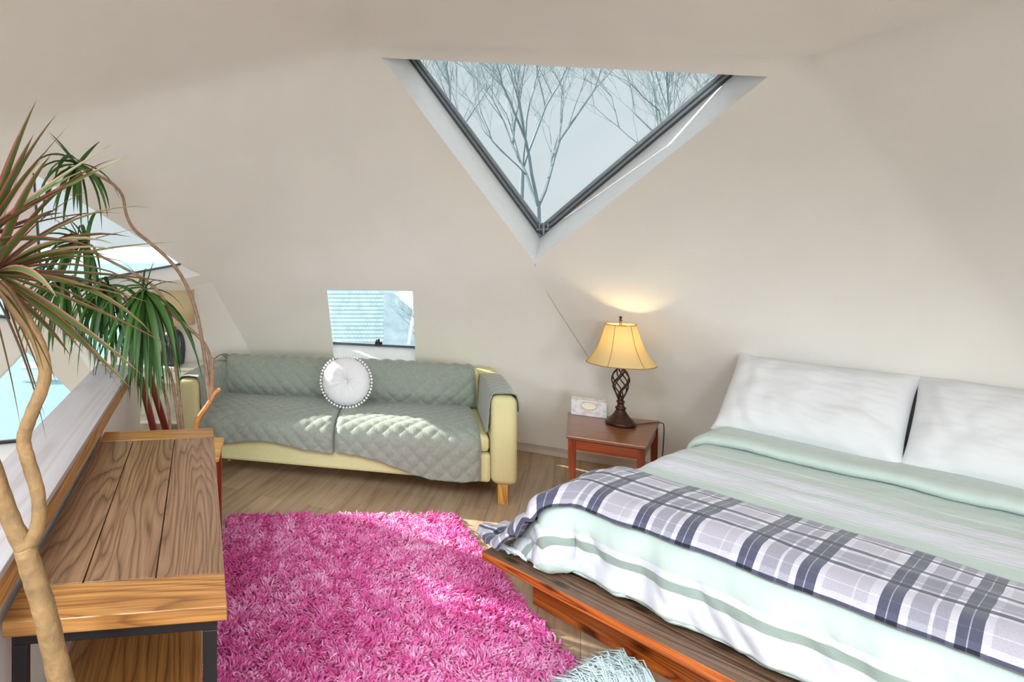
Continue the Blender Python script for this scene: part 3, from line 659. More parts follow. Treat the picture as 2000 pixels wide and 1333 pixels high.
# dark lifted lining at the back of the left arm
b = MB(); b.grid(lambda u, v: (.03+.13*u, .64+.10*v, .67+.045*math.sin(PI*u)*(1-.3*v)+.01*v), lin(0, 1, 10), lin(0, 1, 6)); o = b.build('cover_lining', M['quilt_under'], sofa, smooth=True, solid=.004); o['label'] = 'dark underside of the folded arm cover'
# round cushion with pompoms
cz = thing('round_cushion', 'round white pompom-edged cushion leaning on the middle of the sofa back', 'cushion', (.507, 4.02, .452), angS)
R = .165; tilt = math.radians(14)
Mt = Matrix.Translation((0, .0, .168)) @ Matrix.Rotation(-tilt, 4, 'X')
b = MB()
def cush(sgn):
    def fn(a, r):
        pr = (1-r**2.6)**.55*.062; dim = .035*math.exp(-(r/.10)**2)+.018*math.exp(-(r/.35)**2)
        w = .003*math.sin(a*17+2*math.sin(a*3))*math.exp(-((r-.35)/.25)**2)+.005*math.sin(a*4+1+math.sin(a*7))*math.exp(-((r-.5)/.3)**2)
        y = -(pr-dim+w*(1-r))*sgn
        rr = R*r*(1+.012*math.sin(a*21)*(r > .9))
        return tuple(Mt @ Vector((rr*math.cos(a), y, rr*math.sin(a))))
    return fn
aa = lin(0, 2*PI, 97); rr = [0.001]+[i/22 for i in range(1, 23)]
b.grid(cush(1), aa, rr, flip=True); b.grid(cush(-1), aa, rr)
b.build('cushion_body', M['white_cotton'], cz, smooth=True)
b = MB()
for i in range(9):
    pass
b.lathe([(.0, -.006), (.008, -.004), (.011, 0), (.008, .004), (0, .006)], 12); o = b.build('tufting_button', M['white_cotton'], cz, smooth=True)
o.matrix_local = Mt @ Matrix.Translation((0, -.012, 0)) @ Matrix.Rotation(PI/2, 4, 'X')
me = None
for i in range(50):
    a = 2*PI*i/50; p = Mt @ Vector(((R+.012)*math.cos(a), 0, (R+.012)*math.sin(a)))
    if me is None:
        b = MB(); b.lathe([(.0005, -.0085), (.006, -.006), (.0088, 0), (.006, .006), (.0005, .0085)], 10); o = b.build('pompom', M['pompom'], cz, smooth=True); me = o
    else:
        o = me.copy(); COL.objects.link(o)
    o.location = p

# ================================================================== bed
eu = V3(.8446, .5354, 0); ew = V3(.5354, -.8446, 0)
def BP(u, w, z): p = eu*u+ew*w; p.z = z; return p
def bprism(b, u0, u1, w0, w1, z0, z1, grain='w', ofs=None):
    vs = [BP(u, w, z) for z in (z0, z1) for (u, w) in ((u0, w0), (u1, w0), (u1, w1), (u0, w1))]
    o = ofs if ofs is not None else random.random()*7
    F = [(0, 1, 2, 3), (7, 6, 5, 4), (0, 4, 5, 1), (1, 5, 6, 2), (2, 6, 7, 3), (3, 7, 4, 0)]
    C8 = [(u, w, z) for z in (z0, z1) for (u, w) in ((u0, w0), (u1, w0), (u1, w1), (u0, w1))]
    U = []
    for f in F:
        ps = [C8[i] for i in f]; rng = [max(p[i] for p in ps)-min(p[i] for p in ps) for i in range(3)]
        g = 1 if grain == 'w' else 0
        var = [i for i in range(3) if rng[i] > 1e-9]; ua = g if g in var else var[0]; va = [i for i in var if i != ua][0]
        U.append([(p[ua]+o, p[va]+o*1.3) for p in ps])
    b.add(vs, F, U)
bed0 = BP(3.2, -.65, 0)
bed = thing('platform_bed', 'low platform bed of dark stained knotty pine on the right', 'bed', bed0)
b = MB(); bprism(b, 2.0, 2.20, -1.55, .33, .246, .281, ofs=.4); rel(b.build('foot_board', [M['pine_edge'], M['pine_top']], bed, bevel=.003), bed)
o = bed.children[0] if bed.children else None
for ob in COL.objects:
    if ob.name.startswith('foot_board'):
        for pl in ob.data.polygons:
            if abs(pl.normal.z) > .9: pl.material_index = 1
b = MB()
for i in range(12): bprism(b, 2.203+i*.176, 2.203+i*.176+.173, -1.55, .33, .246, .281)
rel(b.build('deck', M['pine_top'], bed, bevel=.002), bed)
b = MB(); bprism(b, 2.27, 2.31, -1.50, .30, 0, .246, ofs=2.1); o = rel(b.build('foot_rail', M['pine_edge'], bed, bevel=.003), bed)
for w in (-1.50, .26): b = MB(); bprism(b, 2.311, 4.2, w, w+.04, 0, .246, 'u'); rel(b.build('side_rail', M['pine_edge'], bed, bevel=.003), bed)
mt = thing('mattress', 'thick mattress under the striped duvet', 'mattress', BP(3.15, -.62, .281))
b = MB(); bprism(b, 2.20, 4.10, -1.235, .12, .283, .465); rel(b.build('mattress_body', M['mattress'], mt, bevel=.05), mt)
# --- duvet: unrolled sheet (a along the length from the foot hem, c across) draped over a rounded block
TOPZ = .555; UF, WLF, WRT = 2.13, -1.38, .18; RR = .11
def drape(eu_, ew_):
    """eu_ = overhang past the foot edge, ew_ = overhang past the side edge (both >=0); returns outward u, outward w, drop"""
    d = math.hypot(eu_, ew_)
    if d < 1e-9: return 0, 0, 0
    q = RR*PI/2
    if d < q: a = d/RR; o, z = RR*math.sin(a), RR*(1-math.cos(a))
    else: o, z = RR+(d-q)*.06, RR+(d-q)
    sl = max(0, d-q)*(ew_/d)                   # the sides slope outward more than the foot
    return o*eu_/d, (o+sl*.50)*ew_/d, z-sl*.14
def duvet_pt(u, w, zt=TOPZ, lift=0., seed=0, zmin=.30):
    """u,w are unrolled coordinates"""
    ub, wl, wr = UF+RR, WLF+.135, WRT-RR
    a = max(0, ub-u); c = max(0, wl-w); cr_ = max(0, w-wr)
    ou, ow, dz = drape(a, c if c > 0 else cr_)
    uu = min(max(u, ub), 9) - ou; ww = min(max(w, wl), wr)+(-ow if c > 0 else ow)
    if u > ub: uu = u-ou
    z = zt-dz
    # wrinkles
    hang = min(1, dz/.12)
    n1 = nz(u*1.2+seed, w*1.2, 0, 2.6)*.011+nz(u*1.6+seed, w*.7, 5, 7)*.006+nz(u+seed, w*1.5, 2, 19)*.0018
    fold = hang*(.013*math.sin(w*27+3*nz(w, seed, 2, 3))+.016*nz(w*1.0+seed, u*.35, 1, 9)+.010*nz(w*1.5+u*.8, u*.7, 4, 16))
    foldw = hang*(.016*math.sin(u*24+seed)+.014*nz(u+seed, w*.3, 1, 9))
    if a > 0: uu -= fold+lift*min(1, dz/.08)
    if c > 0: ww -= foldw+lift*min(1, dz/.08)
    if a > 0 and c > 0:                         # bunched fabric at the foot corner
        k = min(1, min(a, c)/.14); uu -= .085*k; ww -= .02*k; z += .03*k*abs(math.sin(a*30+c*22))
    zz = z+n1*(1-hang*.5)+lift*(1-hang)
    if zz < zmin+lift:
        ex = (zmin+lift-zz); zz = zmin+lift+.012*abs(nz(u, w, 3, 12)); 
        if a > 0 and c <= 0: uu -= ex*.25
        if c > 0: ww -= ex*.5
    return uu, ww, zz
dv = thing('duvet', 'mint and white striped duvet spread over the bed', 'duvet', BP(2.9, -.6, .5))
b = MB()
us = lin(1.90, 3.55, 155); ws = lin(-1.60, .40, 170)
def corner_pull(u, w):
    return u, w
b.grid(lambda w, u: tuple(BP(*duvet_pt(u, w, zmin=.30))), ws, us, uvf=lambda w, u: (u-1.90, w), flip=True)
rel(b.build('duvet_cover', M['duvet'], dv, smooth=True, solid=.012), dv)
# turned-down edge by the pillows
b = MB()
prof = [(4.0, .0), (3.7, .012), (3.45, .020), (3.39, .026), (3.352, .020), (3.340, .004), (3.355, -.012), (3.40, -.018)]
pp = smooth_path([V3(a, 0, c) for a, c in prof], 5)
def fold(w, k):
    p = pp[int(k)]; u = p.x+.012*nz(w, 0, 4, 3)+.02*(w+.6)*.0
    x = duvet_pt(u, w, zt=TOPZ+.022+p.z+.006*nz(u, w, 8, 6), lift=.012); return tuple(BP(*x))
b.grid(fold, lin(-1.50, .40, 120), list(range(len(pp))), uvf=lambda w, k: (w, k*.01))
o = rel(b.build('turned_down_edge', M['duvet_back'], dv, smooth=True, solid=.006), dv); o['label'] = 'plain mint reverse folded back under the pillows'
# --- throw blanket over the foot of the bed
bl = thing('throw_blanket', 'grey and navy plaid throw folded across the foot of the bed', 'blanket', BP(2.4, -.6, .56))
b = MB()
us = lin(2.143, 2.575, 52); ws = lin(-1.72, .42, 190)
def blk(w, u):
    # the left end slews toward the foot corner as it slides off the side
    s = max(0, -1.25-w); uu = u-.30*s; 
    t = (u-2.143)/.432
    if s > .12: uu = uu*(1-min(1, (s-.12)/.35)*.45)+(2.17)*min(1, (s-.12)/.35)*.45
    x = duvet_pt(uu, w+.02, zt=TOPZ+.018, lift=.016, zmin=.305)
    u2, w2, z2 = x
    z2 += .010*math.sin(t*PI)+.012*min(1, s/.1)*abs(math.sin(t*PI*3.2+.5))*(z2 > .32)
    u2 -= .09*min(1, max(0, s-.05)/.3)
    return tuple(BP(u2, w2, z2))
b.grid(blk, ws, us, uvf=lambda w, u: (w+.02, (u-2.143)*1.13+.005))
rel(b.build('blanket_top', M['plaid'], bl, smooth=True, solid=-.014), bl)
# --- pillows
def pillow(name, label, w0, w1, seed, hp=.50, tilt=46, zb=.585, ub=3.575):
    wd = w1-w0; t = thing(name, label, 'pillow', BP(ub, (w0+w1)/2, zb), group='white pillows at the head of the bed')
    b = MB(); ct_, st_ = math.cos(math.radians(tilt)), math.sin(math.radians(tilt))
    def fn(sg):
        def f(x, y):
            ax, ay = abs(x), abs(y)
            th = .092*((1-ax**4)*(1-ay**3.2))**.5
            pin = 1-.09*(1-ax**2)*(ay**2)*1.0; pix = 1-.02*(1-ay**2)*(ax**2)
            px_ = x*wd/2*pix*(1+.03*ax**6*ay**6); py_ = y*hp/2*pin
            wr = .014*nz(x*2.2+seed, y*2.2, sg, 1.3)+.010*nz(x*2+seed, y*1.2+x*1.5, sg*3, 2.6)*(.4+abs(x))+.005*nz(x*1.5+y*3, y*4-x, seed, 3.5)
            cor = (ax*ay)**3; wr += .012*cor*math.sin(8*(ax-ay)+seed)
            d = sg*(th+wr*(1-max(ax, ay)**8))
            v = py_+hp/2
            sag = .02*math.exp(-((y+.9)/.25)**2)
            if seed == 1 and x < -.75 and y > .7: v += .03*((-x-.75)/.25)*((y-.7)/.3)
            u = ub+v*ct_-(d)*st_; z = zb+v*st_+(d)*ct_-.03*(1-st_)*0
            return tuple(BP(u, (w0+w1)/2+px_, z))
        return f
    xs = lin(-1, 1, 61); ys = lin(-1, 1, 45)
    b.grid(fn(1), xs, ys, flip=True); b.grid(fn(-1), xs, ys)
    rel(b.build('pillowcase', M['white_cotton'], t, smooth=True), t)
    return t
pillow('pillow', 'plump white pillow at the left, nearest the lamp, leaning on the wall', -1.33, -.650, 1)
pillow('pillow', 'white pillow cut off by the right edge of the photo', -.652, .025, 4)

# ================================================================== nightstand
ns = thing('nightstand', 'red-brown wooden end table between the sofa and the bed', 'table', (1.99, 3.44, 0))
QD = [V3(1.672, 3.297, 0), V3(2.0, 3.099, 0), V3(2.403, 3.592, 0), V3(1.93, 3.785, 0)]; HN = .47
ctr = sum(QD, Vector())/4
def quad_prism(b, q, z0, z1, uvs=True):
    vs = [V3(p.x, p.y, z0) for p in q]+[V3(p.x, p.y, z1) for p in q]; F = [(0, 3, 2, 1), (4, 5, 6, 7)]+[(i, (i+1) % 4, 4+(i+1) % 4, 4+i) for i in range(4)]
    b.add(vs, F, [[((vs[i].x*.87-vs[i].y*.5), (vs[i].x*.5+vs[i].y*.87)+vs[i].z) for i in f] for f in F])
b = MB(); quad_prism(b, QD, HN-.018, HN); rel(b.build('tabletop', M['table_wood'], ns, bevel=.004), ns)
qi = [ctr+(p-ctr)*.93 for p in QD]; qj = [ctr+(p-ctr)*.86 for p in QD]
b = MB()
for i in range(4):
    p, q, r, s_ = qi[i], qi[(i+1) % 4], qj[(i+1) % 4], qj[i]; p, q, r, s_ = p.lerp(q, .07), p.lerp(q, .93), s_.lerp(r, .93), s_.lerp(r, .07)
    quad_prism(b, [p, q, r, s_], HN-.082, HN-.018)
rel(b.build('apron', M['table_leg'], ns), ns)
ex = V3(.856, -.517, 0); ey = V3(.517, .856, 0)
for p in qi:
    c = p+(ctr-p).normalized()*.022; b = MB(); vs = []
    for z, h in ((0, .012), (HN-.10, .020), (HN-.018, .020)): vs += [V3(c.x, c.y, z)+ex*sx*h+ey*sy*h for sx, sy in ((-1, -1), (1, -1), (1, 1), (-1, 1))]
    F = [(3, 2, 1, 0), (8, 9, 10, 11)]+[(k*4+i, k*4+(i+1) % 4, k*4+4+(i+1) % 4, k*4+4+i) for k in range(2) for i in range(4)]
    b.add(vs, F, [[(vs[i].z, i % 4*.03) for i in f] for f in F]); rel(b.build('leg', M['table_leg'], ns, bevel=.002), ns)
# lit lamp
LC = V3(2.107, 3.506, HN+.001)
lp = thing('table_lamp', 'lit bell-shaded table lamp with openwork bronze base on the nightstand', 'lamp', LC)
b = MB(); b.lathe([(0, 0), (.078, 0), (.082, .008), (.080, .018), (.072, .022), (.066, .034), (.05, .048), (.036, .068), (.027, .085), (.024, .092), (.029, .098), (.029, .106), (.02, .112), (.017, .13), (.023, .136), (.021, .145), (.012, .150), (0, .151)], 40); b.build('lamp_base', M['bronze'], lp, smooth=True)
b = MB()
def cage_r(t): return .011+.034*math.sin(PI*min(1, t**1.35))**.9+.003*t
for k in range(4):
    for sg in (1, -1):
        b.tube([((cage_r(t))*math.cos(k*PI/2+sg*t*PI*1.0), (cage_r(t))*math.sin(k*PI/2+sg*t*PI*1.0), .148+t*.196) for t in lin(0, 1, 26)], .0042, 6)
b.build('openwork_column', M['bronze'], lp, smooth=True)
b = MB(); b.lathe([(0, .34), (.018, .34), (.02, .35), (.012, .356), (.010, .40), (.015, .405), (.015, .44), (0, .442)], 20); b.build('socket', M['bronze'], lp, smooth=True)
b = MB(); prs = [(.004, .0), (.018, .02), (.03, .05), (.03, .07), (.018, .09), (.001, .098)]; b.lathe([(r, z+.445) for r, z in prs], 20); b.build('bulb', M['bulb'], lp, smooth=True)
b = MB()
for sx in (-1, 1): b.tube(smooth_path([(sx*.012, 0, .40), (sx*.055, 0, .45), (sx*.055, 0, .54), (0, 0, .612)], 5), .0018, 5)
b.lathe([(0, .60), (.006, .60), (.006, .628), (.012, .632), (.004, .638), (.010, .652), (.004, .656), (0, .657)], 14)
b.build('harp_and_finial', M['bronze'], lp, smooth=True)
prof = [(.184, .372), (.180, .380), (.164, .400), (.143, .432), (.124, .468), (.109, .510), (.097, .550), (.086, .590), (.081, .606)]
b = MB(); n = 72
def bell(a, k):
    r, z = smp[int(k)]; r *= 1-.018*(abs(math.sin(a*3))**6)*-1-.015; return (r*math.cos(a), r*math.sin(a), z)
smp = [(p.x, p.z) for p in smooth_path([V3(r, 0, z) for r, z in prof], 3)]
b.grid(bell, lin(0, 2*PI, n+1), list(range(len(smp))))
b.build('lamp_shade', M['shade'], lp, smooth=True, solid=.0015)
M['shade_trim'] = plain('shade_piping', s2l(170, 128, 70), .8)
b = MB()
for (r, z) in ((.184, .371), (.081, .607)): b.tube([(r*math.cos(a), r*math.sin(a), z) for a in lin(0, 2*PI, 49)], .0028, 5, cap=False)
for k in range(6):
    a = k*PI/3+PI/6+.15; b.tube([(r*1.002*math.cos(a), r*1.002*math.sin(a), z) for r, z in smp], .0016, 4)
for k in range(3):
    a = k*2*PI/3+.5; b.tube([(0, 0, .606), (.081*math.cos(a), .081*math.sin(a), .606)], .0014, 4)
b.build('shade_piping', M['shade_trim'], lp, smooth=True)
pl = bpy.data.lights.new('lamp_light', 'POINT'); pl.energy = 9.5; pl.color = (1, .72, .32); pl.shadow_soft_size = .03
po = bpy.data.objects.new('lamp_light', pl); COL.objects.link(po); po.location = LC+V3(0, 0, .525)
b = MB(); b.tube(smooth_path([(.07, -.02, .006), (.14, .0, .004), (.20, .02, .004), (.262, .022, .002), (.290, .04, -.03), (.295, .06, -.2), (.30, .10, -.40)], 6), .0028, 6); b.build('power_cord', M['blackcord'], lp, smooth=True)
# tissue box
tb = thing('tissue_box', 'pale blue floral tissue box beside the lit lamp on the nightstand', 'box', (1.925, 3.735, HN+.001), math.atan2(-.532, .847))
b = MB(); b.box((0, 0, 0), (.20, .09, .098)); b.build('carton', M['tissue'], tb, bevel=.002)
b = MB(); b.tube([(.10+.052*math.cos(a), -.0012 if math.sin(a) < 0 else .0, 0) for a in (0, 1)], .0005, 4) if False else None
vs = [(.10, -.0012, .066)]+[(.10+.044*math.cos(a), -.0012, .066+.024*math.sin(a)) for a in lin(0, 2*PI, 29)[:-1]]
b.add(vs, [(0, 1+(i+1) % 28, 1+i) for i in range(28)][:28]); b.add([(v[0], v[1]-.0003, v[2]) for v in vs], [(0, 1+i, 1+(i+1) % 28) for i in range(28)])
b.build('dispensing_slot', M['tissue_paper'], tb)
b = MB(); b.tube([(.10+.044*math.cos(a), -.002, .066+.024*math.sin(a)) for a in lin(0, 2*PI, 33)], .0012, 4, cap=False); M['slot_rim'] = plain('slot_rim', s2l(120, 100, 84), .7); b.build('slot_rim', M['slot_rim'], tb)

# ================================================================== side table with lamp, left of the sofa
st = thing('side_table', 'white one-drawer console table between the sofa and the left wall', 'table', (-.86, 4.80, 0), angS*.0-.05)
b = MB(); b.box((-.23, -.14, .565), (.345, .16, .59)); b.build('tabletop', M['white_lacquer'], st, bevel=.004)
b = MB(); b.box((-.235, -.115, .455), (.30, .15, .565)); b.build('drawer_box', M['white_lacquer'], st, bevel=.002)
b = MB(); b.box((-.20, -.125, .468), (.265, -.115, .555)); dr = b.build('drawer', M['white_lacquer'], st, bevel=.002)
b = MB(); b.lathe([(0, 0), (.006, 0), (.006, .012), (.014, .018), (.012, .028), (0, .031)], 14); kn = b.build('knob', M['blackcord'], dr, smooth=True); kn.rotation_euler = (PI/2, 0, 0); kn.location = (-.03, -.125, .51)
for (x, y) in ((-.25, -.13), (.285, -.13), (-.25, .12), (.285, .12)):
    b = MB(); b.box((x, y, 0), (x+.035, y+.035, .565)); b.build('leg', M['white_lacquer'], st, bevel=.003)
b = MB(); b.box((-.25, -.12, .13), (.31, .15, .155)); b.build('lower_shelf', M['white_lacquer'], st, bevel=.003)
dl = thing('table_lamp', 'unlit drum-shaded lamp with ribbed dark blue base beside the left wall', 'lamp', (-.825, 4.80, .596))
b = MB()
pr = [(0, 0), (.075, 0), (.088, .02), (.094, .07), (.096, .13), (.090, .19), (.075, .24), (.05, .275), (.022, .29), (.018, .33), (0, .33)]
sm = smooth_path([V3(r, 0, z) for r, z in pr], 3)
b.grid(lambda a, k: ((sm[int(k)].x*(1+.035*math.cos(a*26)*(sm[int(k)].x > .04)))*math.cos(a), (sm[int(k)].x*(1+.035*math.cos(a*26)*(sm[int(k)].x > .04)))*math.sin(a), sm[int(k)].z), lin(0, 2*PI, 157), list(range(len(sm))))
b.build('lamp_base', M['dark_ceramic'], dl, smooth=True)
b = MB(); b.lathe([(.178, .33), (.170, .615)], 56); b.build('lamp_shade', M['shade2'], dl, smooth=True, solid=.002)
b = MB(); b.lathe([(r, z+.33) for r, z in ((.012, 0), (.014, .04), (.03, .075), (.03, .09), (.015, .115), (.001, .12))], 16); b.build('bulb', M['bulb_off'], dl, smooth=True)
b = MB()
for k in range(3): a = k*2*PI/3+.3; b.tube([(0, 0, .585), (.168*math.cos(a), .168*math.sin(a), .595)], .002, 5)
b.tube([(0, 0, .45), (0, 0, .59)], .003, 6); b.build('shade_fitter', M['bronze'], dl)

# ================================================================== mahogany folding stand leaning on the half wall
fs = thing('folding_stand', 'folded dark red wooden stand leaning at the far end of the ledge', 'stand', (-.6, 3.22, 0))
for k, (a, c) in enumerate((((-.755, 3.30, .80), (-.52, 3.18, 0)), ((-.735, 3.42, .80), (-.46, 3.32, 0)))):
    b = MB(); a = V3(*a); c = V3(*c); d = (a-c); t = d.normalized(); sx = V3(1, 0, .3)-t*t.dot(V3(1, 0, .3)); sx.normalize(); sy = t.cross(sx)
    vs = [q+sx*i*.019+sy*j*.009 for q in (c, a) for i, j in ((-1, -1), (1, -1), (1, 1), (-1, 1))]
    F = [(3, 2, 1, 0), (4, 5, 6, 7)]+[(i, (i+1) % 4, 4+(i+1) % 4, 4+i) for i in range(4)]
    b.add(vs, F, [[(vs[i].z, (i % 4)*.02) for i in f] for f in F]); rel(b.build('leg', M['mahogany'], fs, bevel=.002), fs)
b = MB(); b.tube([(-.66, 3.25, .45), (-.63, 3.37, .45)], .008, 8); rel(b.build('crossbar', M['mahogany'], fs), fs)
# small honey-topped plant table just behind the console
pt = thing('plant_table', 'small orange-topped red-legged table hidden behind the console', 'table', (-.42, 2.76, 0), .0)
b = MB(); b.box((-.17, -.14, .558), (.175, .14, .585), grain=0); b.build('tabletop', M['leg_wood'], pt, bevel=.006)
for (x, y) in ((-.155, -.125), (.135, -.125), (-.155, .10), (.135, .10)):
    b = MB(); b.box((x, y, 0), (x+.03, y+.03, .558)); b.build('leg', M['mahogany'], pt, bevel=.003)

# ================================================================== rugs
rg = thing('shag_rug', 'bright pink shag rug on the floor between console and bed', 'rug', (.4, 2.4, 0))
RUG = [V3(-.262, 3.30, 0), V3(1.03, 3.31, 0), V3(1.135, 1.35, 0), V3(-.24, 1.30, 0)]
b = MB(); vs = [V3(p.x, p.y, z) for z in (.001, .008) for p in RUG]; b.add(vs, [(0, 1, 2, 3), (7, 6, 5, 4)]+[(i, 4+i, 4+(i+1) % 4, (i+1) % 4) for i in range(4)]); rel(b.build('backing', M['rug_back'], rg), rg)
def make_pile():
    rs = np.random.RandomState(3); n = 30000
    s = rs.rand(n); t = rs.rand(n)**.92
    P = [np.array(p) for p in RUG]
    top = P[0][None]*(1-s[:, None])+P[1][None]*s[:, None]; bot = P[3][None]*(1-s[:, None])+P[2][None]*s[:, None]
    base = top*(1-t[:, None])+bot*t[:, None]; base[:, 2] = .006
    base[:, :2] += rs.randn(n, 2)*.004
    # clumped lean: neighbouring tufts share direction
    lean = np.zeros((n, 2)); val = np.zeros(n)
    for i in range(n):
        x, y = base[i, 0], base[i, 1]
        a = 6*noise.noise(Vector((x*9, y*9, 1)))+rs.randn()*.7
        l = .010+.012*rs.rand(); lean[i] = (math.cos(a)*l, math.sin(a)*l)
        val[i] = .5+.45*noise.noise(Vector((x*2.2, y*2.2, 7)))+.5*noise.noise(Vector((x*16, y*16, 2)))+rs.randn()*.16
    hgt = .016+.014*rs.rand(n); r = .0032+.0022*rs.rand(n); segs = 4; k = 4
    V = np.zeros((n, segs, k, 3)); ang = np.arange(k)*2*np.pi/k+rs.rand(n)[:, None]*3
    curl = rs.randn(n, 2)*.006
    for j in range(segs):
        f = j/(segs-1); rad = r*(1.0 if j in (1, 2) else (.8 if j == 0 else .45))
        c = base.copy(); c[:, :2] += lean*f**1.4+curl*math.sin(f*3.1); c[:, 2] += hgt*math.sin(f*1.45)
        V[:, j, :, 0] = c[:, 0:1]+np.cos(ang)*rad[:, None]; V[:, j, :, 1] = c[:, 1:2]+np.sin(ang)*rad[:, None]; V[:, j, :, 2] = c[:, 2:3]
    V[:, -1, :, 2] += .0
    idx = np.arange(n*segs*k).reshape(n, segs, k); F = []
    for j in range(segs-1):
        for q in range(k): F.append(np.stack([idx[:, j, q], idx[:, j, (q+1) % k], idx[:, j+1, (q+1) % k], idx[:, j+1, q]], 1))
    F.append(idx[:, -1, :]); F = np.concatenate(F)
    me = bpy.data.meshes.new('pile'); me.vertices.add(n*segs*k); me.vertices.foreach_set('co', V.reshape(-1))
    me.loops.add(F.size); me.loops.foreach_set('vertex_index', F.reshape(-1).astype(np.int32)); me.polygons.add(len(F)); me.polygons.foreach_set('loop_start', np.arange(len(F), dtype=np.int32)*4); me.polygons.foreach_set('loop_total', np.full(len(F), 4, dtype=np.int32))
    me.polygons.foreach_set('use_smooth', np.ones(len(F), dtype=bool)); me.update(calc_edges=True); me.validate()
    at = me.attributes.new('tuft', 'FLOAT', 'POINT'); at.data.foreach_set('value', np.repeat(np.clip(val, 0, 1), segs*k).astype(np.float32))
    me.materials.append(M['rug']); o = bpy.data.objects.new('pile', me); COL.objects.link(o); o.parent = rg; o['kind'] = 'stuff'; rel(o, rg)
make_pile()
# pale fringed woven mat at the foot of the bed
fm = thing('fringed_mat', 'pale aqua woven mat with shaggy fringe at the foot of the bed', 'rug', (1.25, 1.85, 0))
f0 = V3(1.10, 2.03, 0); f1 = V3(1.245, 2.135, 0); dd = V3(.5354, -.8446, 0); aa_ = (f1-f0).normalized()
b = MB()
g0 = V3(1.075, 1.92, 0); gl = V3(.62, .42, 0).normalized()
def mat_pt(s, t):
    p = V3(1.065, 1.925, 0)+eu*(-.25+.495*s)+ew*(t*.9); return (p.x, p.y, .014+.020*max(0, min(1, (1.22-p.x)/.08))+.004*abs(math.sin(t*140))+.02*max(0, .12-t)*abs(math.sin(s*9))*4)
b.grid(mat_pt, lin(0, 1, 30), lin(0, .9, 130), flip=True); rel(b.build('woven_panel', M['throw_rug'], fm, smooth=True, solid=.010), fm)
b = MB(); rs = random.Random(5)
for i in range(2200):
    s = rs.random(); t0 = rs.random()*.10
    p = V3(1.065, 1.925, .014)+eu*(-.25+.495*s)+ew*t0; p.z += .020*max(0, min(1, (1.22-p.x)/.08))
    cl = math.floor(s*7.5); bulge = .4+.6*math.sin((s*7.5-cl)*PI)
    d = (-ew*(.06+.05*bulge*rs.random())+eu*(rs.uniform(-.03, .03))+V3(0, 0, 1)*(.0))
    h = (.02+.05*rs.random())*bulge
    b.tube([p, p+d*.5+V3(0, 0, h), p+d+V3(rs.uniform(-.01, .01), rs.uniform(-.01, .01), h*rs.uniform(.1, .9))], [.0035, .003, .0015], 4)
o = rel(b.build('fringe', M['throw_rug'], fm, smooth=True), fm)

# ================================================================== plants
def leaf(b, c, d, L, w, droop, seed, mi=0, n=9):
    rnd = random.Random(seed); d = Vector(d).normalized(); pos = Vector(c); side = d.cross(V3(0, 0, 1))
    if side.length < .1: side = V3(rnd.uniform(-1, 1), rnd.uniform(-1, 1), 0)
    side.normalize(); side = (side*math.cos(rnd.uniform(-.9, .9))+d.cross(side)*math.sin(rnd.uniform(-.9, .9))).normalized()
    V = []; st = L/n
    for i in range(n+1):
        t = i/n; wd = w*(.45+.75*math.sin(PI*min(1, t*1.0+.12))) if t < .88 else w*(1-t)/.12*.6
        wd = w*min(1, .45+2.2*t)*(1-t**2.2)
        up = side.cross(d).normalized()
        V += [pos-side*wd*.5+up*wd*.16, pos-up*wd*.05, pos+side*wd*.5+up*wd*.16]
        pos = pos+d*st; d = (d+V3(0, 0, -droop*st*(1+1.5*t))).normalized(); side = (side-d*side.dot(d)).normalized()
    F = []; U = []
    for i in range(n):
        for k in range(2):
            F.append((i*3+k, i*3+k+1, i*3+k+4, i*3+k+3)); v0, v1 = k*.5, (k+1)*.5
            U.append([(i/n, v0), (i/n, v1), ((i+1)/n, v1), ((i+1)/n, v0)])
    b.add(V, F, U, mi)
def crown(parent, root, c, axis, n, L, w, droop, spread, seed, mat, extra=()):
    rnd = random.Random(seed); b = MB(); ax = Vector(axis).normalized(); s1 = ax.orthogonal().normalized(); s2 = ax.cross(s1)
    for i in range(n):
        a = i*2.39996+rnd.uniform(-.3, .3); k = (i+.5)/n; th = spread[0]+(spread[1]-spread[0])*k+rnd.uniform(-.12, .12)
        d = ax*math.cos(th)+(s1*math.cos(a)+s2*math.sin(a))*math.sin(th)
        o = Vector(c)-ax*.05*k*(1 if len(extra) == 0 else .5)
        leaf(b, o, d, L*rnd.uniform(.7, 1.1), w*rnd.uniform(.75, 1.15), droop*rnd.uniform(.7, 1.4), seed*100+i)
    for i, (d, LL_, ww) in enumerate(extra): leaf(b, c, d, LL_, ww, droop*.25, seed*777+i)
    o = b.build('leaf_crown', mat, parent, smooth=True); rel(o, root); return o
def Dp(px, py, d): return V3((px-533)/1130*d, d, H+(498-py)/1130*d)
# near plant: trunk in front of the console, two red-edged crowns at the left edge
pa = thing('potted_dracaena', 'tall red-edged dracaena in the left foreground with forked pale trunk', 'plant', (-.235, .93, 0))
b = MB(); b.lathe([(0, .0), (.10, 0), (.105, .01), (.135, .26), (.145, .262), (.145, .29), (.128, .29), (.122, .25), (0, .25)], 32, c=(-.235, .93, 0)); rel(b.build('pot', M['pot'], pa, smooth=True), pa)
b = MB(); b.lathe([(0, .262), (.122, .262), (.122, .251)], 24, c=(-.235, .93, 0)); rel(b.build('soil', M['soil'], pa), pa)
def stem(parent, pts, rads, mat, name='stem', n=10):
    P = smooth_path(pts, 6); rr_ = []
    for i in range(len(P)):
        k = i/6; j = int(min(k, len(rads)-2)); f = min(1, k-j); rr_.append((rads[j]*(1-f)+rads[j+1]*f)*(1+.035*math.sin(i*2.1)))
    b = MB(); b.tube(P, rr_, n); return rel(b.build(name, mat, parent, smooth=True), parent)
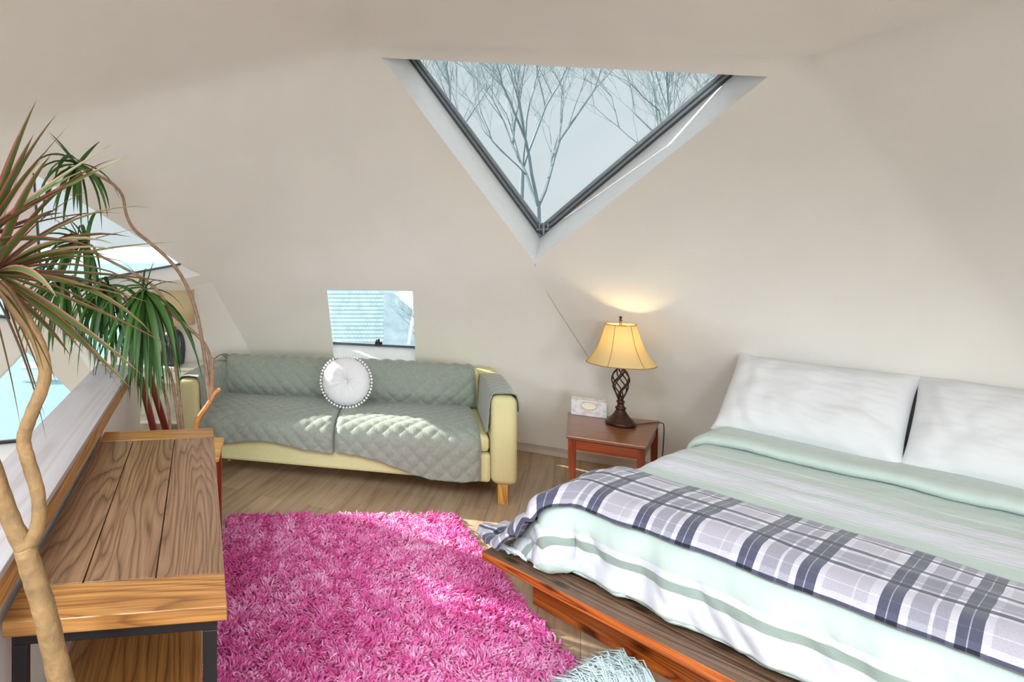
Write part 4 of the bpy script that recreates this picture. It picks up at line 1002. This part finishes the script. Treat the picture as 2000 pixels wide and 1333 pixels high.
trunk = [(-.235, .93, .255), (-.26, .93, .50), (-.345, .945, .80), (-.372, .945, .915), (-.394, .945, .985), (-.405, .945, 1.022)]
stem(pa, trunk, [.026, .024, .0205, .0195, .019, .018], M['stem'], 'trunk')
stem(pa, [(-.405, .945, 1.02), (-.386, .945, 1.05), (-.383, .945, 1.105), (-.400, .945, 1.165), (-.407, .945, 1.20), (-.394, .945, 1.24), (-.376, .95, 1.29), (-.376, .95, 1.325), (-.392, .955, 1.365), (-.425, .96, 1.41), (-.452, .96, 1.455)], [.014, .0125, .012, .012, .012, .0115, .011, .011, .011, .0125, .014], M['stem'])
stem(pa, [(-.405, .945, 1.02), (-.425, .945, 1.06), (-.447, .94, 1.13), (-.482, .935, 1.25), (-.50, .935, 1.35), (-.475, .93, 1.45), (-.45, .93, 1.51)], [.0165, .0155, .015, .013, .012, .012, .012], M['stem'])
crown(pa, pa, (-.458, .955, 1.470), (.55, -.1, .35), 44, .27, .0155, 1.8, (.15, 2.0), 11, M['leaf_red'],
      extra=[((1, .05, .26), .30, .014), ((1, .05, .02), .31, .012), ((.93, 0, .36), .25, .013), ((.9, .1, -.32), .32, .013), ((.8, .0, -.60), .30, .016), ((.42, 0, -.9), .22, .015), ((.75, .0, -.45), .30, .017), ((.35, .0, -.95), .26, .012), ((1, 0, -.12), .27, .012)])
crown(pa, pa, (-.455, .93, 1.540), (.35, -.05, .75), 22, .22, .016, 1.2, (.1, 1.3), 12, M['leaf_red'],
      extra=[((.42, 0, .95), .17, .022), ((.28, 0, .98), .16, .020), ((.95, 0, .72), .24, .018), ((.85, 0, .50), .26, .017)])
# far plant: brown stems behind the console with green crowns drooping over the ledge
D2 = 3.08
pb = thing('potted_dracaena', 'many-stemmed green dracaena behind the console beside the sofa', 'plant', (-.47, 3.12, 0))
b = MB(); b.lathe([(0, .0), (.11, 0), (.115, .01), (.14, .27), (.15, .272), (.15, .30), (.135, .30), (.13, .26), (0, .26)], 32, c=(-.47, 3.12, 0)); rel(b.build('pot', M['pot'], pb, smooth=True), pb)
b = MB(); b.lathe([(0, .272), (.129, .272), (.129, .261)], 24, c=(-.47, 3.12, 0)); rel(b.build('soil', M['soil'], pb), pb)
def S(pxs, r, mat='stem_brown', d0=D2, base=None, name='stem'):
    pts = [Dp(x, y, d0) for x, y in pxs]
    if base: pts = [V3(*base)]+pts
    stem(pb, pts, [r*1.15]+[r*(1-.35*i/len(pts)) for i in range(len(pts)-1)], M[mat], name, 8)
S([(383, 836), (392, 812), (407, 790), (414, 776)], .0155, 'stem_cut', base=(-.43, 3.1, .27), name='trunk')
S([(412, 782), (420, 768), (431, 761)], .012, 'stem_cut', name='cut_stub'); S([(413, 785), (416, 750), (415, 700)], .0095, name='cut_stub')
S([(411, 782), (408, 765), (402, 715), (392, 650), (382, 605), (366, 562), (346, 527), (322, 500), (292, 474), (262, 448), (247, 420), (240, 385), (226, 365), (205, 350), (175, 336), (152, 326)], .0105)
S([(411, 780), (413, 735), (409, 695), (394, 665), (362, 636), (336, 612), (318, 583), (300, 560), (268, 538), (225, 515), (180, 492), (160, 478)], .0095)
S([(357, 838), (350, 770), (341, 700), (337, 640), (331, 612), (316, 596), (285, 589), (240, 583), (205, 578)], .0085, base=(-.46, 3.12, .27))
S([(350, 838), (342, 780), (334, 735), (318, 700), (300, 660), (288, 625), (282, 600)], .0085, base=(-.48, 3.12, .27))
S([(333, 838), (327, 790), (312, 738), (288, 690), (256, 640), (238, 610), (215, 590), (190, 575), (150, 560), (118, 556)], .0085, base=(-.50, 3.12, .27))
G = M['leaf_green']
crown(pb, pb, Dp(150, 327, D2), (-.3, -.1, -.5), 26, .36, .030, 4.5, (.1, 1.9), 21, G, extra=[((-.55, 0, .85), .25, .036), ((-.62, -.1, .9), .22, .022), ((.6, 0, .8), .19, .028), ((-.5, .1, .8), .16, .02)])
crown(pb, pb, Dp(160, 477, D2), (-.5, -.2, -.1), 38, .36, .028, 4.0, (.1, 1.9), 22, G, extra=[((-.7, 0, .75), .26, .014), ((-.45, 0, .9), .22, .012)])
crown(pb, pb, Dp(118, 556, D2), (-.3, -.2, -.4), 38, .42, .030, 4.5, (.1, 1.8), 23, G)
crown(pb, pb, Dp(205, 574, D2), (-.2, -.2, -.5), 42, .44, .032, 4.5, (.1, 1.9), 24, G)
crown(pb, pb, Dp(282, 585, D2), (.1, -.2, -.9), 64, .58, .036, 2.8, (.05, 1.1), 25, G)
crown(pb, pb, Dp(278, 560, D2), (-.1, -.2, .1), 18, .26, .018, 3.5, (.3, 1.9), 26, G)

# ================================================================== outdoors
gr = MB(); gr.poly([(-260, 7, -6), (260, 7, -6), (900, 1500, -6), (-900, 1500, -6)])
struct(gr.build('ground_water', M['water']), 'pale teal water outside')
b = MB(); rs = random.Random(2); xs = lin(-420, 420, 60); top = [7.5+3.5*nz(x*.01, 0, 0)+2*nz(x*.03, 1, 0) for x in xs]
vs = [V3(x, 520, -6) for x in xs]+[V3(x, 560, 1.5+t*.9) for x, t in zip(xs, top)]; b.add(vs, [(i, i+1, 61+i, 60+i) for i in range(59)])
struct(b.build('hill', M['hill']), 'hazy far hills across the water')
# shore houses seen low through the left window
for k, (x, y, s) in enumerate(((-14.4, 34.2, 1.0), (-13.2, 34.6, .8))):
    h = thing('cottage', ['larger pale cottage low beyond the left window', 'smaller pale cottage to the right of the larger one beyond the left window'][k], 'house', (x, y, -6))
    b = MB(); b.box((-.5*s, 0, 0), (.5*s, .8, .8)); b.build('walls', M['ext_white'], h)
    b = MB(); b.add([(-.56*s, -.05, .8), (.56*s, -.05, .8), (.56*s, .85, .8), (-.56*s, .85, .8), (-.56*s, .4, 1.1), (.56*s, .4, 1.1)], [(0, 1, 5, 4), (2, 3, 4, 5), (1, 2, 5), (3, 0, 4), (3, 2, 1, 0)]); b.build('roof', M['shore'], h)
# neighbouring shingled house seen through the small window
nh = thing('shingled_house', 'neighbouring house wall of pale weathered shingles beyond the small window', 'house', (0, 9.0, -6))
b = MB(); b.box((-.95, 0, 0), (1.72, 3, 8.2)); b.build('shingle_wall', M['shingle'], nh)
b = MB(); b.add([(-1.15, -.2, 8.2), (1.9, -.2, 8.2), (1.9, 3.2, 8.2), (-1.15, 3.2, 8.2), (-1.15, 1.5, 9.3), (1.9, 1.5, 9.3)], [(0, 1, 5, 4), (2, 3, 4, 5), (1, 2, 5), (3, 0, 4), (3, 2, 1, 0)]); b.build('roof', M['hill'], nh)
b = MB(); b.tube([(2.05, 8.8, -6), (2.06, 8.8, .1), (2.22, 8.8, 1.1), (2.26, 8.8, 2.6)], .03, 8); tag(b.build('garden_pole', M['ext_white'], smooth=True), 'thin white pole among twigs beyond the small window', 'pole')
def tree(name, label, base, trunk, L1, seed, spread=.5, depth=6, r0=.10, lean=(0, 0), group=None, nb=3, cat='tree'):
    rnd = random.Random(seed); t = thing(name, label, cat, base, group=group); b = MB()
    def grow(p, d, L, r, lv):
        n = 4; pts = [p]; q = p
        for i in range(n):
            d = (d+V3(rnd.uniform(-1, 1), rnd.uniform(-1, 1), rnd.uniform(-.5, .8))*.11).normalized(); q = q+d*L/n; pts.append(q)
        b.tube(pts, [r*(1-.3*i/n) for i in range(n+1)], 5 if r > .02 else 3, cap=False)
        if lv == 0: return
        for i in range(nb+(lv < 3)):
            nd = (d+V3(rnd.uniform(-1, 1), rnd.uniform(-.6, .6), rnd.uniform(-.2, .7))*spread*(1.3 if lv < 3 else 1)).normalized()
            grow(pts[-1] if i < 2 else pts[rnd.randint(1, 3)], nd, L*rnd.uniform(.66, .84), r*(.66 if i == 0 else .52), lv-1)
    top = V3(lean[0], lean[1], 1)*trunk
    w = b.tube([Vector((0, 0, 0)), top*.5+V3(.1, 0, 0), top], [r0*1.3, r0*1.15, r0], 8)
    for i in range(3):
        a = i*2.1+seed; grow(top, V3(.42*math.cos(a), .3*math.sin(a), 1).normalized(), L1, r0*.72, depth)
    b.build('branches', M['bark'], t); return t
tree('bare_tree', 'bare tree with forked trunk rising from the bottom point of the skylight', (5.5, 12.0, -3.4), 5.9, 1.45, 4, spread=.62, r0=.05)
t1 = tree('bare_tree', 'bare tree with thin upright branches at the left of the skylight', (3.9, 13.5, -3.5), 6.4, 1.6, 9, spread=.55, r0=.05)
t2 = tree('bare_tree', 'twiggy bare tree at the right of the skylight', (8.9, 12.5, -4), 6.2, 1.5, 21, spread=.85, r0=.045)
def copy_tree(t, loc, rz, label, sc=1):
    r = t.copy(); COL.objects.link(r); r.location = loc; r.rotation_euler = (0, 0, rz); r.scale = (sc,)*3; r['label'] = label
    for ch in list(t.children): c = ch.copy(); COL.objects.link(c); c.parent = r
copy_tree(t2, (6.9, 16.0, -3.6), 2.1, 'bare tree farther back in the middle of the skylight', 1.2)
copy_tree(t1, (11.6, 17.0, -3.8), 4.0, 'bare tree farther back behind the right side of the skylight', 1.25)
tree('bare_shrub', 'tangled bare shrub beside the shingled house beyond the small window', (2.38, 8.4, -2.6), 1.5, .62, 31, spread=.95, r0=.034, cat='shrub')
b = MB(); xs = lin(.6, 9, 24); vs = [V3(x, 13, -6) for x in xs]+[V3(x, 15, .55+.25*nz(x, 0, 0, .9)) for x in xs]+[V3(x, 24, -6) for x in xs]
b.add(vs, [(k*24+i, k*24+i+1, k*24+25+i, k*24+24+i) for k in (0, 1) for i in range(23)])
struct(b.build('ground_bank', M['shore'], smooth=True), 'snowy bank beyond the small window')
